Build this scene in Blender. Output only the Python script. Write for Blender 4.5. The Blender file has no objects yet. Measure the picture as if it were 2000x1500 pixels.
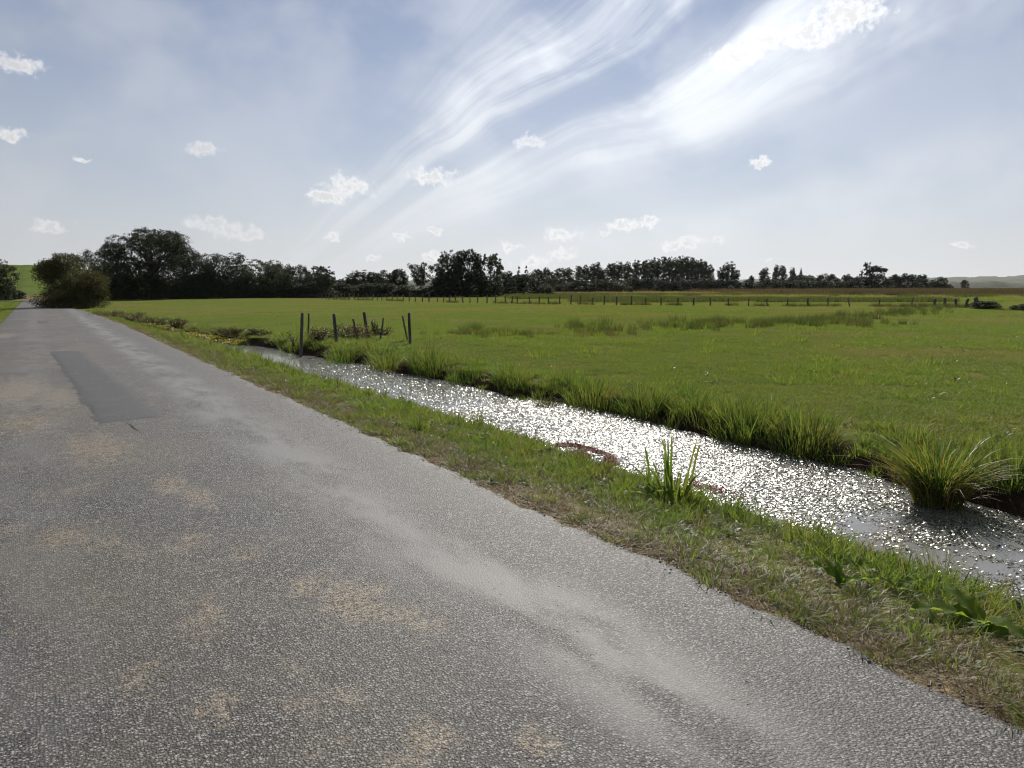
import bpy, math, random
import numpy as np
from mathutils import Vector, Matrix
R = math.radians
scene = bpy.context.scene

# ------------------------------------------------------------------ camera
FPX, EYE, PITCH = 1502.0, 1.6, math.atan(190 / 1502.0)
cd = bpy.data.cameras.new("camera"); cam = bpy.data.objects.new("camera", cd)
scene.collection.objects.link(cam); scene.camera = cam
cd.sensor_width = 36.0; cd.lens = 36.0 * FPX / 2000.0
cd.clip_start = 0.05; cd.clip_end = 20000
cam.location = (0, 0, EYE); cam.rotation_euler = (math.pi / 2 - PITCH, 0, 0)
_c, _s = math.cos(PITCH), math.sin(PITCH)
def ray(x, y):
    a = (x - 1000) / FPX; b = -(y - 750) / FPX
    return np.array([a, _c + b * _s, -_s + b * _c])
def gpt(x, y, z=-0.1):                      # the place on the ground seen at photo pixel x, y
    d = ray(x, y); t = (z - EYE) / d[2]; return d[0] * t, d[1] * t
def spot(x, dist):                          # the bearing of photo column x, so many metres ahead
    d = ray(x, 560); return d[0] / d[1] * dist
def ztop(y, dist): 
    d = ray(1000, y); return EYE + d[2] / d[1] * dist
def azel(x, y):
    d = ray(x, y); d = d / np.linalg.norm(d)
    return math.degrees(math.atan2(d[0], d[1])), math.degrees(math.asin(d[2]))

# ------------------------------------------------------------------ light
SUN_AZ, SUN_EL, SUN_W, SKY_W = 11.0, 33.0, 4.8, 0.082
sl = bpy.data.lights.new("sun", 'SUN'); sun = bpy.data.objects.new("sun", sl)
scene.collection.objects.link(sun)
sl.energy = SUN_W; sl.angle = R(0.6); sl.color = (1.0, 0.95, 0.87)
sd = Vector((math.sin(R(SUN_AZ)) * math.cos(R(SUN_EL)), math.cos(R(SUN_AZ)) * math.cos(R(SUN_EL)), math.sin(R(SUN_EL))))
sun.rotation_euler = (-sd).to_track_quat('-Z', 'Y').to_euler()
vs = scene.view_settings
scene.display_settings.display_device = 'sRGB'
vs.view_transform = 'Standard'; vs.look = 'None'; vs.gamma = 1.0; vs.use_curve_mapping = False
vs.exposure = 0.35

# ------------------------------------------------------------------ node helpers
def sock(nt, i, v):
    if isinstance(v, bpy.types.NodeSocket): nt.links.new(v, i)
    elif v is not None: i.default_value = v
def M(nt, op, a, b=None, c=None, clamp=False):
    n = nt.nodes.new('ShaderNodeMath'); n.operation = op; n.use_clamp = clamp
    for k, v in enumerate((a, b, c)): sock(nt, n.inputs[k], v)
    return n.outputs[0]
def VM(nt, op, a, b=None, scale=None):
    n = nt.nodes.new('ShaderNodeVectorMath'); n.operation = op
    sock(nt, n.inputs[0], a); sock(nt, n.inputs[1], b)
    if scale is not None: sock(nt, n.inputs['Scale'], scale)
    return n.outputs['Value'] if op in ('LENGTH', 'DOT_PRODUCT', 'DISTANCE') else n.outputs[0]
def MIX(nt, f, a, b, mode='MIX'):
    n = nt.nodes.new('ShaderNodeMix'); n.data_type = 'RGBA'; n.blend_type = mode
    sock(nt, n.inputs['Factor'], f); sock(nt, n.inputs[6], col4(a)); sock(nt, n.inputs[7], col4(b))
    return n.outputs[2]
def col4(c):
    return (c[0], c[1], c[2], 1.0) if isinstance(c, (tuple, list)) and len(c) == 3 else c
def NOISE(nt, vec, scale, detail=4, rough=0.55, dist=0.0, out=0):
    n = nt.nodes.new('ShaderNodeTexNoise'); n.inputs['Scale'].default_value = scale
    n.inputs['Detail'].default_value = detail; n.inputs['Roughness'].default_value = rough
    n.inputs['Distortion'].default_value = dist
    if vec is not None: nt.links.new(vec, n.inputs['Vector'])
    return n.outputs[out]
def VORO(nt, vec, scale, out='Color', feature='F1'):
    n = nt.nodes.new('ShaderNodeTexVoronoi'); n.feature = feature; n.inputs['Scale'].default_value = scale
    if vec is not None: nt.links.new(vec, n.inputs['Vector'])
    return n.outputs[out]
def STEP(nt, x, lo, hi, o0=0.0, o1=1.0):
    n = nt.nodes.new('ShaderNodeMapRange'); n.interpolation_type = 'SMOOTHSTEP'
    sock(nt, n.inputs[0], x)
    for k, v in enumerate((lo, hi, o0, o1)): n.inputs[k + 1].default_value = v
    return n.outputs[0]
def COMB(nt, x, y, z=0.0):
    n = nt.nodes.new('ShaderNodeCombineXYZ')
    for k, v in enumerate((x, y, z)): sock(nt, n.inputs[k], v)
    return n.outputs[0]
def SEP(nt, v):
    n = nt.nodes.new('ShaderNodeSeparateXYZ'); nt.links.new(v, n.inputs[0]); return n.outputs
def TC(nt, which): return nt.nodes.new('ShaderNodeTexCoord').outputs[which]
def GEO(nt, which): return nt.nodes.new('ShaderNodeNewGeometry').outputs[which]
def ATTR(nt, name):
    n = nt.nodes.new('ShaderNodeAttribute'); n.attribute_name = name; return n.outputs['Fac']
def BUMP(nt, h, strength, dist):
    n = nt.nodes.new('ShaderNodeBump'); n.inputs['Strength'].default_value = strength
    n.inputs['Distance'].default_value = dist; nt.links.new(h, n.inputs['Height']); return n.outputs[0]

# ------------------------------------------------------------------ sky
world = bpy.data.worlds.new("World"); scene.world = world; world.use_nodes = True
def build_sky():
    nt = world.node_tree; nt.nodes.clear()
    out = nt.nodes.new('ShaderNodeOutputWorld'); bg = nt.nodes.new('ShaderNodeBackground')
    nt.links.new(bg.outputs[0], out.inputs[0]); bg.inputs[1].default_value = SKY_W
    sky = nt.nodes.new('ShaderNodeTexSky'); sky.sky_type = 'NISHITA'; sky.sun_disc = False
    sky.sun_elevation = R(SUN_EL); sky.sun_rotation = R(SUN_AZ)
    sky.air_density = 1.0; sky.dust_density = 0.0; sky.ozone_density = 1.5
    def N2(vec, scale, detail, rough, out=0):
        n = nt.nodes.new('ShaderNodeTexNoise'); n.noise_dimensions = '2D'
        n.inputs['Scale'].default_value = scale; n.inputs['Detail'].default_value = detail; n.inputs['Roughness'].default_value = rough
        nt.links.new(vec, n.inputs['Vector']); return n.outputs[out]
    def RAMP(f, stops, lo, hi):
        n = nt.nodes.new('ShaderNodeFloatCurve'); c = n.mapping.curves[0]
        pts = [((p - lo) / (hi - lo), v) for p, v in stops]
        c.points[0].location = pts[0]; c.points[1].location = pts[-1]
        for p in pts[1:-1]: c.points.new(*p)
        n.mapping.update()
        nt.links.new(M(nt, 'MULTIPLY_ADD', f, 1 / (hi - lo), -lo / (hi - lo)), n.inputs['Value']); return n.outputs[0]
    g = TC(nt, 'Generated'); x, y, z = SEP(nt, g)
    az = M(nt, 'MULTIPLY', M(nt, 'ARCTAN2', x, y), 57.2958)
    el = M(nt, 'MULTIPLY', M(nt, 'ARCSINE', z), 57.2958)
    P = COMB(nt, az, el)
    cs = VM(nt, 'DOT_PRODUCT', g, tuple(sd))
    sa = M(nt, 'MULTIPLY', M(nt, 'ARCCOSINE', M(nt, 'MINIMUM', cs, .99999)), 57.2958)   # degrees from the sun
    glow = M(nt, 'EXPONENT', M(nt, 'MULTIPLY', sa, -1 / 24.0))
    # cloud streets run towards one point low on the horizon: bearing round it, and distance from it
    w1 = N2(P, 0.055, 2.5, .45, 1)
    Pw = VM(nt, 'ADD', P, VM(nt, 'SCALE', VM(nt, 'SUBTRACT', w1, (.5, .5, .5)), scale=5.5))
    va, ve = VPT
    dx = M(nt, 'SUBTRACT', SEP(nt, Pw)[0], va); dy = M(nt, 'SUBTRACT', SEP(nt, Pw)[1], ve)
    phi = M(nt, 'MULTIPLY', M(nt, 'ARCTAN2', dy, dx), 57.2958)
    rho = VM(nt, 'LENGTH', COMB(nt, dx, dy))
    fil = N2(COMB(nt, M(nt, 'MULTIPLY', rho, .05), M(nt, 'MULTIPLY', phi, .36)), 1.0, 6, .62)
    soft = N2(VM(nt, 'MULTIPLY', Pw, (.7, 1.0, 0)), .13, 4, .55)
    dens = RAMP(phi, PHI, -10, 60)
    near = RAMP(rho, RHO, 0, 60)
    hard = RAMP(phi, HARD, -10, 60)                      # how far the streak is broken into filaments
    ff = M(nt, 'ADD', 1.0, M(nt, 'MULTIPLY', hard, STEP(nt, fil, .30, .70, -.9, .5)))
    sf = STEP(nt, soft, .32, .68, .40, 1.4)
    cir = M(nt, 'MULTIPLY', M(nt, 'MULTIPLY', dens, near), M(nt, 'MULTIPLY', ff, sf))
    low = M(nt, 'EXPONENT', M(nt, 'MULTIPLY', M(nt, 'ABSOLUTE', el), -1 / 8.0))
    cir = M(nt, 'ADD', cir, M(nt, 'MULTIPLY_ADD', low, 1.1, M(nt, 'MULTIPLY', sf, .17)))
    cm = M(nt, 'SUBTRACT', 1.0, M(nt, 'EXPONENT', M(nt, 'MULTIPLY', cir, -1.6)))
    # small fair-weather clouds: flattened puffs, ragged by noise
    w2 = N2(P, 0.9, 4, .6, 1)
    Pc = VM(nt, 'ADD', P, VM(nt, 'SCALE', VM(nt, 'SUBTRACT', w2, (.5, .5, .5)), scale=1.3))
    Pc = VM(nt, 'MULTIPLY', Pc, (1.0, 2.4, 0.0))
    r = None
    for (px, py, w) in CUM:
        a, e = azel(px, py)
        d = M(nt, 'MULTIPLY', VM(nt, 'DISTANCE', Pc, (a, e * 2.4, 0)), 26.2 / w)
        r = d if r is None else M(nt, 'MINIMUM', r, d)
    cn = N2(P, 1.5, 5, .6)
    dn = M(nt, 'MULTIPLY_ADD', cn, 1.5, M(nt, 'SUBTRACT', .32, r))
    um = M(nt, 'MULTIPLY', STEP(nt, dn, -.05, .75, 0, .92), STEP(nt, N2(P, .12, 1, .5), .34, .56, .66, 1.0))
    body = STEP(nt, M(nt, 'MULTIPLY_ADD', N2(P, 2.6, 3, .6), 1.0, M(nt, 'SUBTRACT', dn, .5)), .4, 1.0)
    clear = VM(nt, 'MULTIPLY', sky.outputs[0], (0.64, 0.59, 0.655))
    wl = M(nt, 'MULTIPLY_ADD', M(nt, 'MULTIPLY', glow, M(nt, 'MULTIPLY_ADD', cm, .8, .2)), WHITE_GLOW, WHITE_BASE)
    c1 = MIX(nt, cm, clear, VM(nt, 'SCALE', COMB(nt, .965, 1.0, 1.055), scale=wl))
    wc = M(nt, 'MULTIPLY', M(nt, 'MULTIPLY_ADD', glow, WHITE_GLOW * .7, WHITE_BASE + 2.4), M(nt, 'MULTIPLY_ADD', body, -.20, 1.0))
    c2 = MIX(nt, um, c1, VM(nt, 'SCALE', COMB(nt, 1.0, 1.0, 1.01), scale=wc))
    nt.links.new(c2, bg.inputs[0])
VPT = azel(300, 650)
PHI = [(-10, .25), (0, .25), (6, .22), (10, .42), (14.5, .0), (17.3, .20), (19.5, .65), (21.8, 1.3), (24.3, 1.45), (26.4, .7), (28.5, .10), (30.5, .35), (33.5, .95), (36.5, .70), (40, .16), (46, .10), (60, .12)]
HARD = [(-10, .12), (0, .15), (15, .25), (21, .42), (26, .6), (32, .8), (40, .7), (50, .10), (60, .05)]
RHO = [(0, .55), (14, .5), (20, .6), (25, .85), (30, 1.05), (38, 1.0), (46, .62), (60, .5)]
WHITE_BASE, WHITE_GLOW = 4.3, 13.5
CUM = [(412, 438, 44), (445, 447, 38), (487, 460, 40), (640, 382, 40), (680, 366, 52), (846, 345, 46), (1440, 110, 52), (1500, 76, 50),
       (1575, 66, 60), (1660, 28, 70), (1098, 459, 36), (1096, 495, 32), (1215, 440, 34), (1178, 458, 18),
       (1268, 433, 26), (1315, 482, 26), (1348, 472, 30), (998, 480, 22), (787, 463, 20), (846, 450, 18), (1036, 277, 32),
       (1486, 317, 20), (395, 290, 32), (98, 441, 28), (18, 262, 28), (30, 125, 40), (165, 312, 14), (1503, 507, 12), (1875, 479, 18), (1404, 471, 16), (840, 500, 24), (1040, 514, 40), (730, 505, 16), (650, 463, 20)]
build_sky()
world.cycles.sampling_method = "MANUAL"; world.cycles.sample_map_resolution = 512

# ------------------------------------------------------------------ mesh helpers
COL = scene.collection
ROT = R(31.5615)                                     # the lane's own axes: x across it, y along it
DU, NV = np.array([-0.523414, 0.852078]), np.array([0.852078, 0.523414])
def uv_of(x, y): return x * DU[0] + y * DU[1], x * NV[0] + y * NV[1]
def xy_of(v, u): return v * NV[0] + u * DU[0], v * NV[1] + u * DU[1]

def mesh(name, V, quads=None, tris=None, smooth=False, attrs=None):
    V = np.asarray(V, dtype=np.float32).reshape(-1, 3)
    me = bpy.data.meshes.new(name)
    q = np.zeros((0, 4), np.int32) if quads is None else np.asarray(quads, np.int32).reshape(-1, 4)
    t = np.zeros((0, 3), np.int32) if tris is None else np.asarray(tris, np.int32).reshape(-1, 3)
    nl = q.size + t.size
    me.vertices.add(len(V)); me.vertices.foreach_set('co', V.ravel())
    me.loops.add(nl); me.polygons.add(len(q) + len(t))
    me.loops.foreach_set('vertex_index', np.concatenate([q.ravel(), t.ravel()]).astype(np.int32))
    st = np.concatenate([np.arange(len(q)) * 4, q.size + np.arange(len(t)) * 3]).astype(np.int32)
    me.polygons.foreach_set('loop_start', st)
    if smooth: me.polygons.foreach_set('use_smooth', np.ones(len(q) + len(t), bool))
    for k, a in (attrs or {}).items():
        at = me.attributes.new(k, 'FLOAT', 'POINT'); at.data.foreach_set('value', np.asarray(a, np.float32).ravel())
    me.update(calc_edges=True); return me
def obj(name, me, mat=None, parent=None, loc=(0, 0, 0), rz=0.0, link=True):
    o = bpy.data.objects.new(name, me)
    if mat is not None and me is not None and len(me.materials) == 0: me.materials.append(mat)
    o.location = loc; o.rotation_euler = (0, 0, rz)
    if parent is not None: o.parent = parent
    if link: COL.objects.link(o)
    return o
def tag(o, label=None, cat=None, group=None, kind=None):
    for k, v in (('label', label), ('category', cat), ('group', group), ('kind', kind)):
        if v: o[k] = v
    return o
def thing(name, label, cat, loc=(0, 0, 0), rz=0.0, group=None):
    return tag(obj(name, None, loc=loc, rz=rz), label, cat, group)

def vnoise(x, y, seed=0):
    x = np.asarray(x, float); y = np.asarray(y, float)
    xi, yi = np.floor(x).astype(np.int64), np.floor(y).astype(np.int64)
    fx, fy = x - xi, y - yi; fx = fx * fx * (3 - 2 * fx); fy = fy * fy * (3 - 2 * fy)
    def h(a, b):
        n = (a * 374761393 + b * 668265263 + seed * 974634) & 0xffffffff
        n = ((n ^ (n >> 13)) * 1274126177) & 0xffffffff
        return ((n ^ (n >> 16)) & 0xffff) / 65535.0
    return (h(xi, yi) * (1 - fx) + h(xi + 1, yi) * fx) * (1 - fy) + (h(xi, yi + 1) * (1 - fx) + h(xi + 1, yi + 1) * fx) * fy
def fbm(x, y, seed=0, oct=3):
    s = 0; a = .5; t = 0
    for k in range(oct): s = s + a * vnoise(x * 2 ** k, y * 2 ** k, seed + k); t += a; a *= .5
    return s / t
def sstep(x, a, b):
    t = np.clip((np.asarray(x, float) - a) / (b - a), 0, 1); return t * t * (3 - 2 * t)

# ------------------------------------------------------------------ lie of the land (v across the lane, u along it)
WATER = -0.37
def road_r(u): return np.interp(u, [-30, 30, 40, 52, 66, 81, 92, 110], [3.05, 3.1, 3.12, 2.85, 2.35, 1.75, 1.4, 1.2])
def road_l(u): return np.interp(u, [-30, 110], [-1.5, -1.5])
def wl_near(u):
    b = np.interp(u, [-20, 0, 8, 15, 23, 29, 37, 47, 62], [4.95, 4.95, 5.1, 5.0, 4.97, 4.9, 4.4, 4.1, 3.8])
    return b + .12 * (fbm(u * .7, u * 0, 5) - .5) * 2
def wl_far(u):
    b = np.interp(u, [-20, 3, 5.5, 8.4, 11.8, 15, 18.7, 22.5, 27, 33.5, 41, 50, 62], [7.1, 7.15, 7.35, 7.5, 7.4, 7.3, 6.9, 6.6, 6.1, 5.5, 4.9, 4.4, 3.9])
    return b + .30 * (fbm(u * .8, u * 0, 9) - .5) * 2
def land(v, u):
    v = np.asarray(v, float); u = np.asarray(u, float)
    wn, wf, rr = wl_near(u), wl_far(u), road_r(u)
    x, y = xy_of(v, u)
    rough = .05 * (fbm(v * 1.3, u * 1.3, 21) - .5) * 2 * (1 - sstep(np.hypot(x, y), 16, 34))
    field = -.10 + .12 * (fbm(v * .09, u * .09, 31, 2) - .5) + .6 * rough
    crest = wn - .8
    z = np.where(v < crest, -.014 + np.clip((v - rr) / np.maximum(crest - rr, .2), 0, 1) ** 1.2 * -.165 + .7 * rough * sstep(v, rr, rr + .8), 0)
    t = np.clip((v - crest) / .8, 0, 1); z = np.where((v >= crest) & (v < wn), -.179 + (WATER + .179) * t ** 1.3 + rough * .6, z)
    mid = (wn + wf) / 2; hw = np.maximum((wf - wn) / 2, .05)
    z = np.where((v >= wn) & (v <= wf), WATER - .36 * (1 - ((v - mid) / hw) ** 2) * np.minimum(1, hw), z)
    t = np.clip((v - wf) / .75, 0, 1); z = np.where(v > wf, WATER + (field - WATER) * (1 - (1 - t) ** 2.4) , z)
    flat = -.05 + .5 * rough
    z = z * (1 - sstep(u, 54, 62)) + np.where(v > rr, flat, -.02) * sstep(u, 54, 62)
    z = np.where(v > wf + .75, field, z) if np.ndim(v) else z
    left = -.014 + np.clip((road_l(u) - v), 0, 1) * -.06 - .16 * sstep(-v, 2.2, 3.4) + .10 * sstep(-v, 3.4, 6) + rough * sstep(-v, 1.6, 2.2)
    z = np.where(v < road_l(u), left, z)
    z = np.where((v >= road_l(u)) & (v <= rr), -.014, z)
    hill = 8.6 * sstep(u, 122, 300) * (1 - sstep(v, -4, 70))
    far = sstep(np.hypot(x, y), 150, 500)
    return z * (1 - far) + far * (-.1) + hill

# ------------------------------------------------------------------ materials
def newmat(name):
    m = bpy.data.materials.new(name); m.use_nodes = True; nt = m.node_tree; nt.nodes.clear()
    return m, nt, nt.nodes.new('ShaderNodeOutputMaterial')
def PRIN(nt, base, rough=.6, spec=.5, normal=None, **kw):
    n = nt.nodes.new('ShaderNodeBsdfPrincipled')
    sock(nt, n.inputs['Base Color'], col4(base)); sock(nt, n.inputs['Roughness'], rough)
    sock(nt, n.inputs['Specular IOR Level'], spec)
    if normal is not None: nt.links.new(normal, n.inputs['Normal'])
    for k, v in kw.items(): sock(nt, n.inputs[k], v)
    return n.outputs[0]
def leafmat(name, c1, c2, patch=None, pscale=.35, pamt=.6, transl=.42, rough=.55, spec=.25, tcol=(1.25, 1.2, .7)):
    m, nt, out = newmat(name)
    rnd = GEO(nt, 'Random Per Island')
    c = MIX(nt, rnd, c1, c2)
    pos = GEO(nt, 'Position')
    if patch:
        f = STEP(nt, NOISE(nt, pos, pscale, 5, .68), .42, .64, 0, pamt)
        c = MIX(nt, f, c, patch)
    p = PRIN(nt, c, rough, spec)
    t = nt.nodes.new('ShaderNodeBsdfTranslucent')
    nt.links.new(VM(nt, 'MULTIPLY', c, tcol), t.inputs[0])
    mx = nt.nodes.new('ShaderNodeMixShader'); mx.inputs[0].default_value = transl
    nt.links.new(p, mx.inputs[1]); nt.links.new(t.outputs[0], mx.inputs[2]); nt.links.new(mx.outputs[0], out.inputs[0])
    return m
G_MEADOW = leafmat('meadow_blade', (.100, .155, .028), (.185, .240, .058), (.225, .185, .085), .12, .72, .48)
G_TURF = leafmat('turf_blade', (.080, .132, .028), (.155, .215, .046), (.20, .175, .070), 1.4, .5, .48)
G_LUSH = leafmat('lush_blade', (.080, .140, .022), (.165, .235, .045), (.19, .18, .06), 1.2, .5, .56)
G_REED = leafmat('reed_blade', (.050, .098, .024), (.120, .180, .042), (.20, .175, .06), 1.6, .5, .52, .5, .25, (1.3, 1.25, .7))
G_DRY = leafmat('dry_blade', (.27, .205, .105), (.40, .33, .19), (.17, .11, .06), 2.0, .5, .3)
G_BROWN = leafmat('dead_blade', (.12, .080, .045), (.22, .16, .085), (.10, .11, .04), 2.0, .5, .3)
G_WEED = leafmat('weed_leaf', (.060, .105, .026), (.120, .165, .045), None, 1, 0, .4, .55, .2)
G_RUSH = leafmat('rush_blade', (.050, .080, .024), (.100, .130, .042), (.15, .115, .06), .5, .55, .36, .5)
G_DOCK = leafmat('dock_leaf', (.095, .165, .030), (.135, .210, .045), (.17, .19, .05), 9, .5, .66, .7, .08, (1.5, 1.5, .6))
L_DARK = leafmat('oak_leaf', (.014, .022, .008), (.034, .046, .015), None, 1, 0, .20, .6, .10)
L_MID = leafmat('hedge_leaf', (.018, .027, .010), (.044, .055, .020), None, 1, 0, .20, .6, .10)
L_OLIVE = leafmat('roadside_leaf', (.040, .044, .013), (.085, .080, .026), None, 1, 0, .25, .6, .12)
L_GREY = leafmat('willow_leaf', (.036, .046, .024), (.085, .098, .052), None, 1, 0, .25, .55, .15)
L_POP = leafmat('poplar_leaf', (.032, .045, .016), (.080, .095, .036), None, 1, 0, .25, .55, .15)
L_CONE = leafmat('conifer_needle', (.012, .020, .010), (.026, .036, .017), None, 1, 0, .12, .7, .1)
def simple(name, c1, c2, scale=6, rough=.8, bump=.3, stretch=(1, 1, 1), spec=.2):
    m, nt, out = newmat(name)
    v = VM(nt, 'MULTIPLY', TC(nt, 'Object'), stretch)
    n = NOISE(nt, v, scale, 6, .65)
    nt.links.new(PRIN(nt, MIX(nt, STEP(nt, n, .3, .7), c1, c2), rough, spec, BUMP(nt, n, bump, .02)), out.inputs[0])
    return m
BARK = simple('bark', (.05, .040, .030), (.10, .085, .065), 5, .9, .6, (1, 1, .25))
WOOD = simple('weathered_wood', (.045, .040, .034), (.15, .135, .115), 26, .85, .7, (1, 1, .08))
def mat_ground():
    m, nt, out = newmat('soil_and_turf')
    pos = GEO(nt, 'Position')
    n1 = NOISE(nt, pos, .07, 4, .6); n2 = NOISE(nt, pos, 1.3, 5, .65); n3 = NOISE(nt, pos, 14, 4, .7)
    g = MIX(nt, STEP(nt, n1, .38, .62), (.115, .150, .036), (.165, .185, .060))
    g = MIX(nt, STEP(nt, n2, .42, .70, 0, .7), g, (.18, .135, .065))
    g = MIX(nt, STEP(nt, n3, .3, .7, .0, .55), g, (.055, .070, .016))
    mud = MIX(nt, n3, (.018, .013, .009), (.055, .040, .026))
    c = MIX(nt, ATTR(nt, 'mud'), g, mud)
    dry = MIX(nt, STEP(nt, n3, .35, .65), (.105, .080, .055), (.24, .19, .12))
    c = MIX(nt, ATTR(nt, 'dry'), c, dry)
    c = MIX(nt, ATTR(nt, 'crop'), c, MIX(nt, STEP(nt, n1, .35, .65), (.085, .120, .030), (.115, .145, .042)))
    nt.links.new(PRIN(nt, c, 1.0, .0, BUMP(nt, n3, .8, .05)), out.inputs[0])
    return m
def mat_road():
    m, nt, out = newmat('worn_asphalt')
    co = TC(nt, 'Object'); v, u, _ = SEP(nt, co)
    P2 = COMB(nt, v, u)
    wob = NOISE(nt, P2, .55, 3, .6)
    wq = VM(nt, 'ADD', P2, VM(nt, 'SCALE', NOISE(nt, P2, 55, 2, .6, 0, 1), scale=.014))
    cell = SEP(nt, VORO(nt, wq, 92))[0]
    edge = VORO(nt, wq, 92, 'Distance')
    fine = NOISE(nt, P2, 260, 2, .6)
    # chippings: pale stone faces in dark binder
    stone = MIX(nt, STEP(nt, cell, .30, 1.05), (.030, .029, .028), (.340, .325, .300))
    base = MIX(nt, STEP(nt, edge, .34, .66), stone, (.014, .0135, .013))
    base = MIX(nt, STEP(nt, NOISE(nt, P2, .9, 5, .65), .35, .7, 0, .40), base, (.085, .080, .074))
    # dust polished into the wheel tracks
    def track(c, w, a):
        d = M(nt, 'ABSOLUTE', M(nt, 'SUBTRACT', M(nt, 'ADD', v, M(nt, 'MULTIPLY', M(nt, 'SUBTRACT', wob, .5), .55)), c))
        return M(nt, 'MULTIPLY', STEP(nt, d, 0.05, w, a, 0), STEP(nt, NOISE(nt, COMB(nt, M(nt, 'MULTIPLY', v, 2.2), M(nt, 'MULTIPLY', u, .7)), 1.1, 5, .6), .34, .60))
    tr = M(nt, 'MAXIMUM', track(1.93, .55, .88), track(-.15, .5, .38))
    dust = MIX(nt, STEP(nt, fine, .3, .7), (.120, .118, .114), (.185, .181, .174))
    base = MIX(nt, tr, base, dust)
    # dried cuttings and sand lying in the surface
    sn = NOISE(nt, VM(nt, 'MULTIPLY', P2, (1.5, 1.0, 1)), 1.15, 6, .68)
    zone = M(nt, 'MULTIPLY', STEP(nt, v, 1.75, 1.15, 0, 1), STEP(nt, v, -1.3, -.2, .35, 1))
    sm = M(nt, 'MAXIMUM', M(nt, 'MULTIPLY', STEP(nt, sn, .56, .66, 0, .7), zone), STEP(nt, M(nt, 'MULTIPLY_ADD', M(nt, 'SUBTRACT', NOISE(nt, P2, 7, 4, .65), .5), 1.6, ATTR(nt, 'sand')), .25, .75))
    sm = M(nt, 'MULTIPLY', sm, STEP(nt, NOISE(nt, P2, 38, 5, .75), .44, .60, .0, .85))
    wide = M(nt, 'MULTIPLY', STEP(nt, NOISE(nt, P2, .35, 3, .6), .42, .62, 0, .38), STEP(nt, v, 1.6, .8))
    base = MIX(nt, M(nt, 'MULTIPLY', wide, STEP(nt, fine, .35, .6, .5, 1)), base, (.135, .112, .082))
    base = MIX(nt, sm, base, MIX(nt, fine, (.23, .175, .110), (.36, .295, .205)))
    ed = M(nt, 'MULTIPLY', STEP(nt, v, 2.55, 3.1), STEP(nt, NOISE(nt, P2, 2.2, 5, .65), .45, .7))
    base = MIX(nt, M(nt, 'MULTIPLY', ed, .7), base, (.060, .050, .042))
    h = M(nt, 'SUBTRACT', M(nt, 'MULTIPLY_ADD', fine, .25, cell), M(nt, 'MULTIPLY', edge, 1.3))
    h = M(nt, 'MULTIPLY', h, M(nt, 'SUBTRACT', 1.0, M(nt, 'MULTIPLY', tr, .75)))
    nt.links.new(PRIN(nt, base, .66, .28, BUMP(nt, h, .55, .006)), out.inputs[0])
    return m
def mat_patch():
    m, nt, out = newmat('fresh_asphalt_patch')
    P2 = TC(nt, 'Object')
    cell = SEP(nt, VORO(nt, P2, 120))[0]; edge = VORO(nt, P2, 120, 'Distance')
    base = MIX(nt, STEP(nt, cell, .2, .95), (.016, .017, .018), (.075, .076, .078))
    base = MIX(nt, STEP(nt, edge, .4, .7), base, (.016, .016, .017))
    base = MIX(nt, STEP(nt, NOISE(nt, P2, 1.6, 4, .6), .5, .75, 0, .45), base, (.09, .085, .078))
    h = M(nt, 'SUBTRACT', cell, edge)
    nt.links.new(PRIN(nt, base, .62, .35, BUMP(nt, h, .75, .006)), out.inputs[0])
    return m
def mat_water():
    m, nt, out = newmat('ditch_water')
    P2 = GEO(nt, 'Position')
    h = NOISE(nt, P2, 9, 3, .5)
    nt.links.new(PRIN(nt, MIX(nt, NOISE(nt, P2, 1.2, 4, .6), (.175, .172, .165), (.235, .230, .222)), .07, .6, BUMP(nt, h, .12, .02), IOR=1.33), out.inputs[0])
    return m

# ------------------------------------------------------------------ ground, lane, water
def grid(us, vs, f):
    U, Vv = np.meshgrid(us, vs, indexing='ij'); Z = f(Vv, U)
    V = np.stack([Vv, U, Z], -1).reshape(-1, 3); nu, nv = len(us), len(vs)
    i = np.arange(nu * nv).reshape(nu, nv)
    q = np.stack([i[:-1, :-1], i[:-1, 1:], i[1:, 1:], i[1:, :-1]], -1).reshape(-1, 4)
    return V, q, Vv.ravel(), U.ravel()
def grow(a, b, d0, k):
    o = [a]; d = d0
    while o[-1] < b: o.append(o[-1] + d); d *= k
    return o
us = np.array(sorted(set([-600, -250, -100, -50, -25] + list(np.arange(-12, 30, .22)) + grow(30, 70, .3, 1.02) + grow(71, 5000, 1.2, 1.05))))
vs_ = np.array(sorted(set([-x for x in grow(3.6, 4000, .4, 1.16)] + list(np.arange(-3.5, 3, .3)) + list(np.arange(3.0, 9.6, .11)) + grow(9.7, 60, .35, 1.02) + grow(61, 5000, 1.6, 1.08))))
V, q, gv, gu = grid(us, vs_, land)
wn, wf = wl_near(gu), wl_far(gu)
inditch = 1 - sstep(gu, 52, 60)
mud = sstep(gv, wn - .42, wn - .12) * (1 - sstep(gv, wf + .22, wf + .55)) * inditch
edge_r = road_r(gu)
dry = (1 - sstep(gv, edge_r + .10, edge_r + .55)) * sstep(gv, road_l(gu) - .5, road_l(gu) - .1)
crop = sstep(gu, 128, 150) * (1 - sstep(gv, 0, 40))
ground = tag(obj('ground', mesh('ground', V, q, smooth=True, attrs={'mud': mud, 'dry': dry, 'crop': crop}), mat_ground(), rz=ROT), kind='structure')

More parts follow.
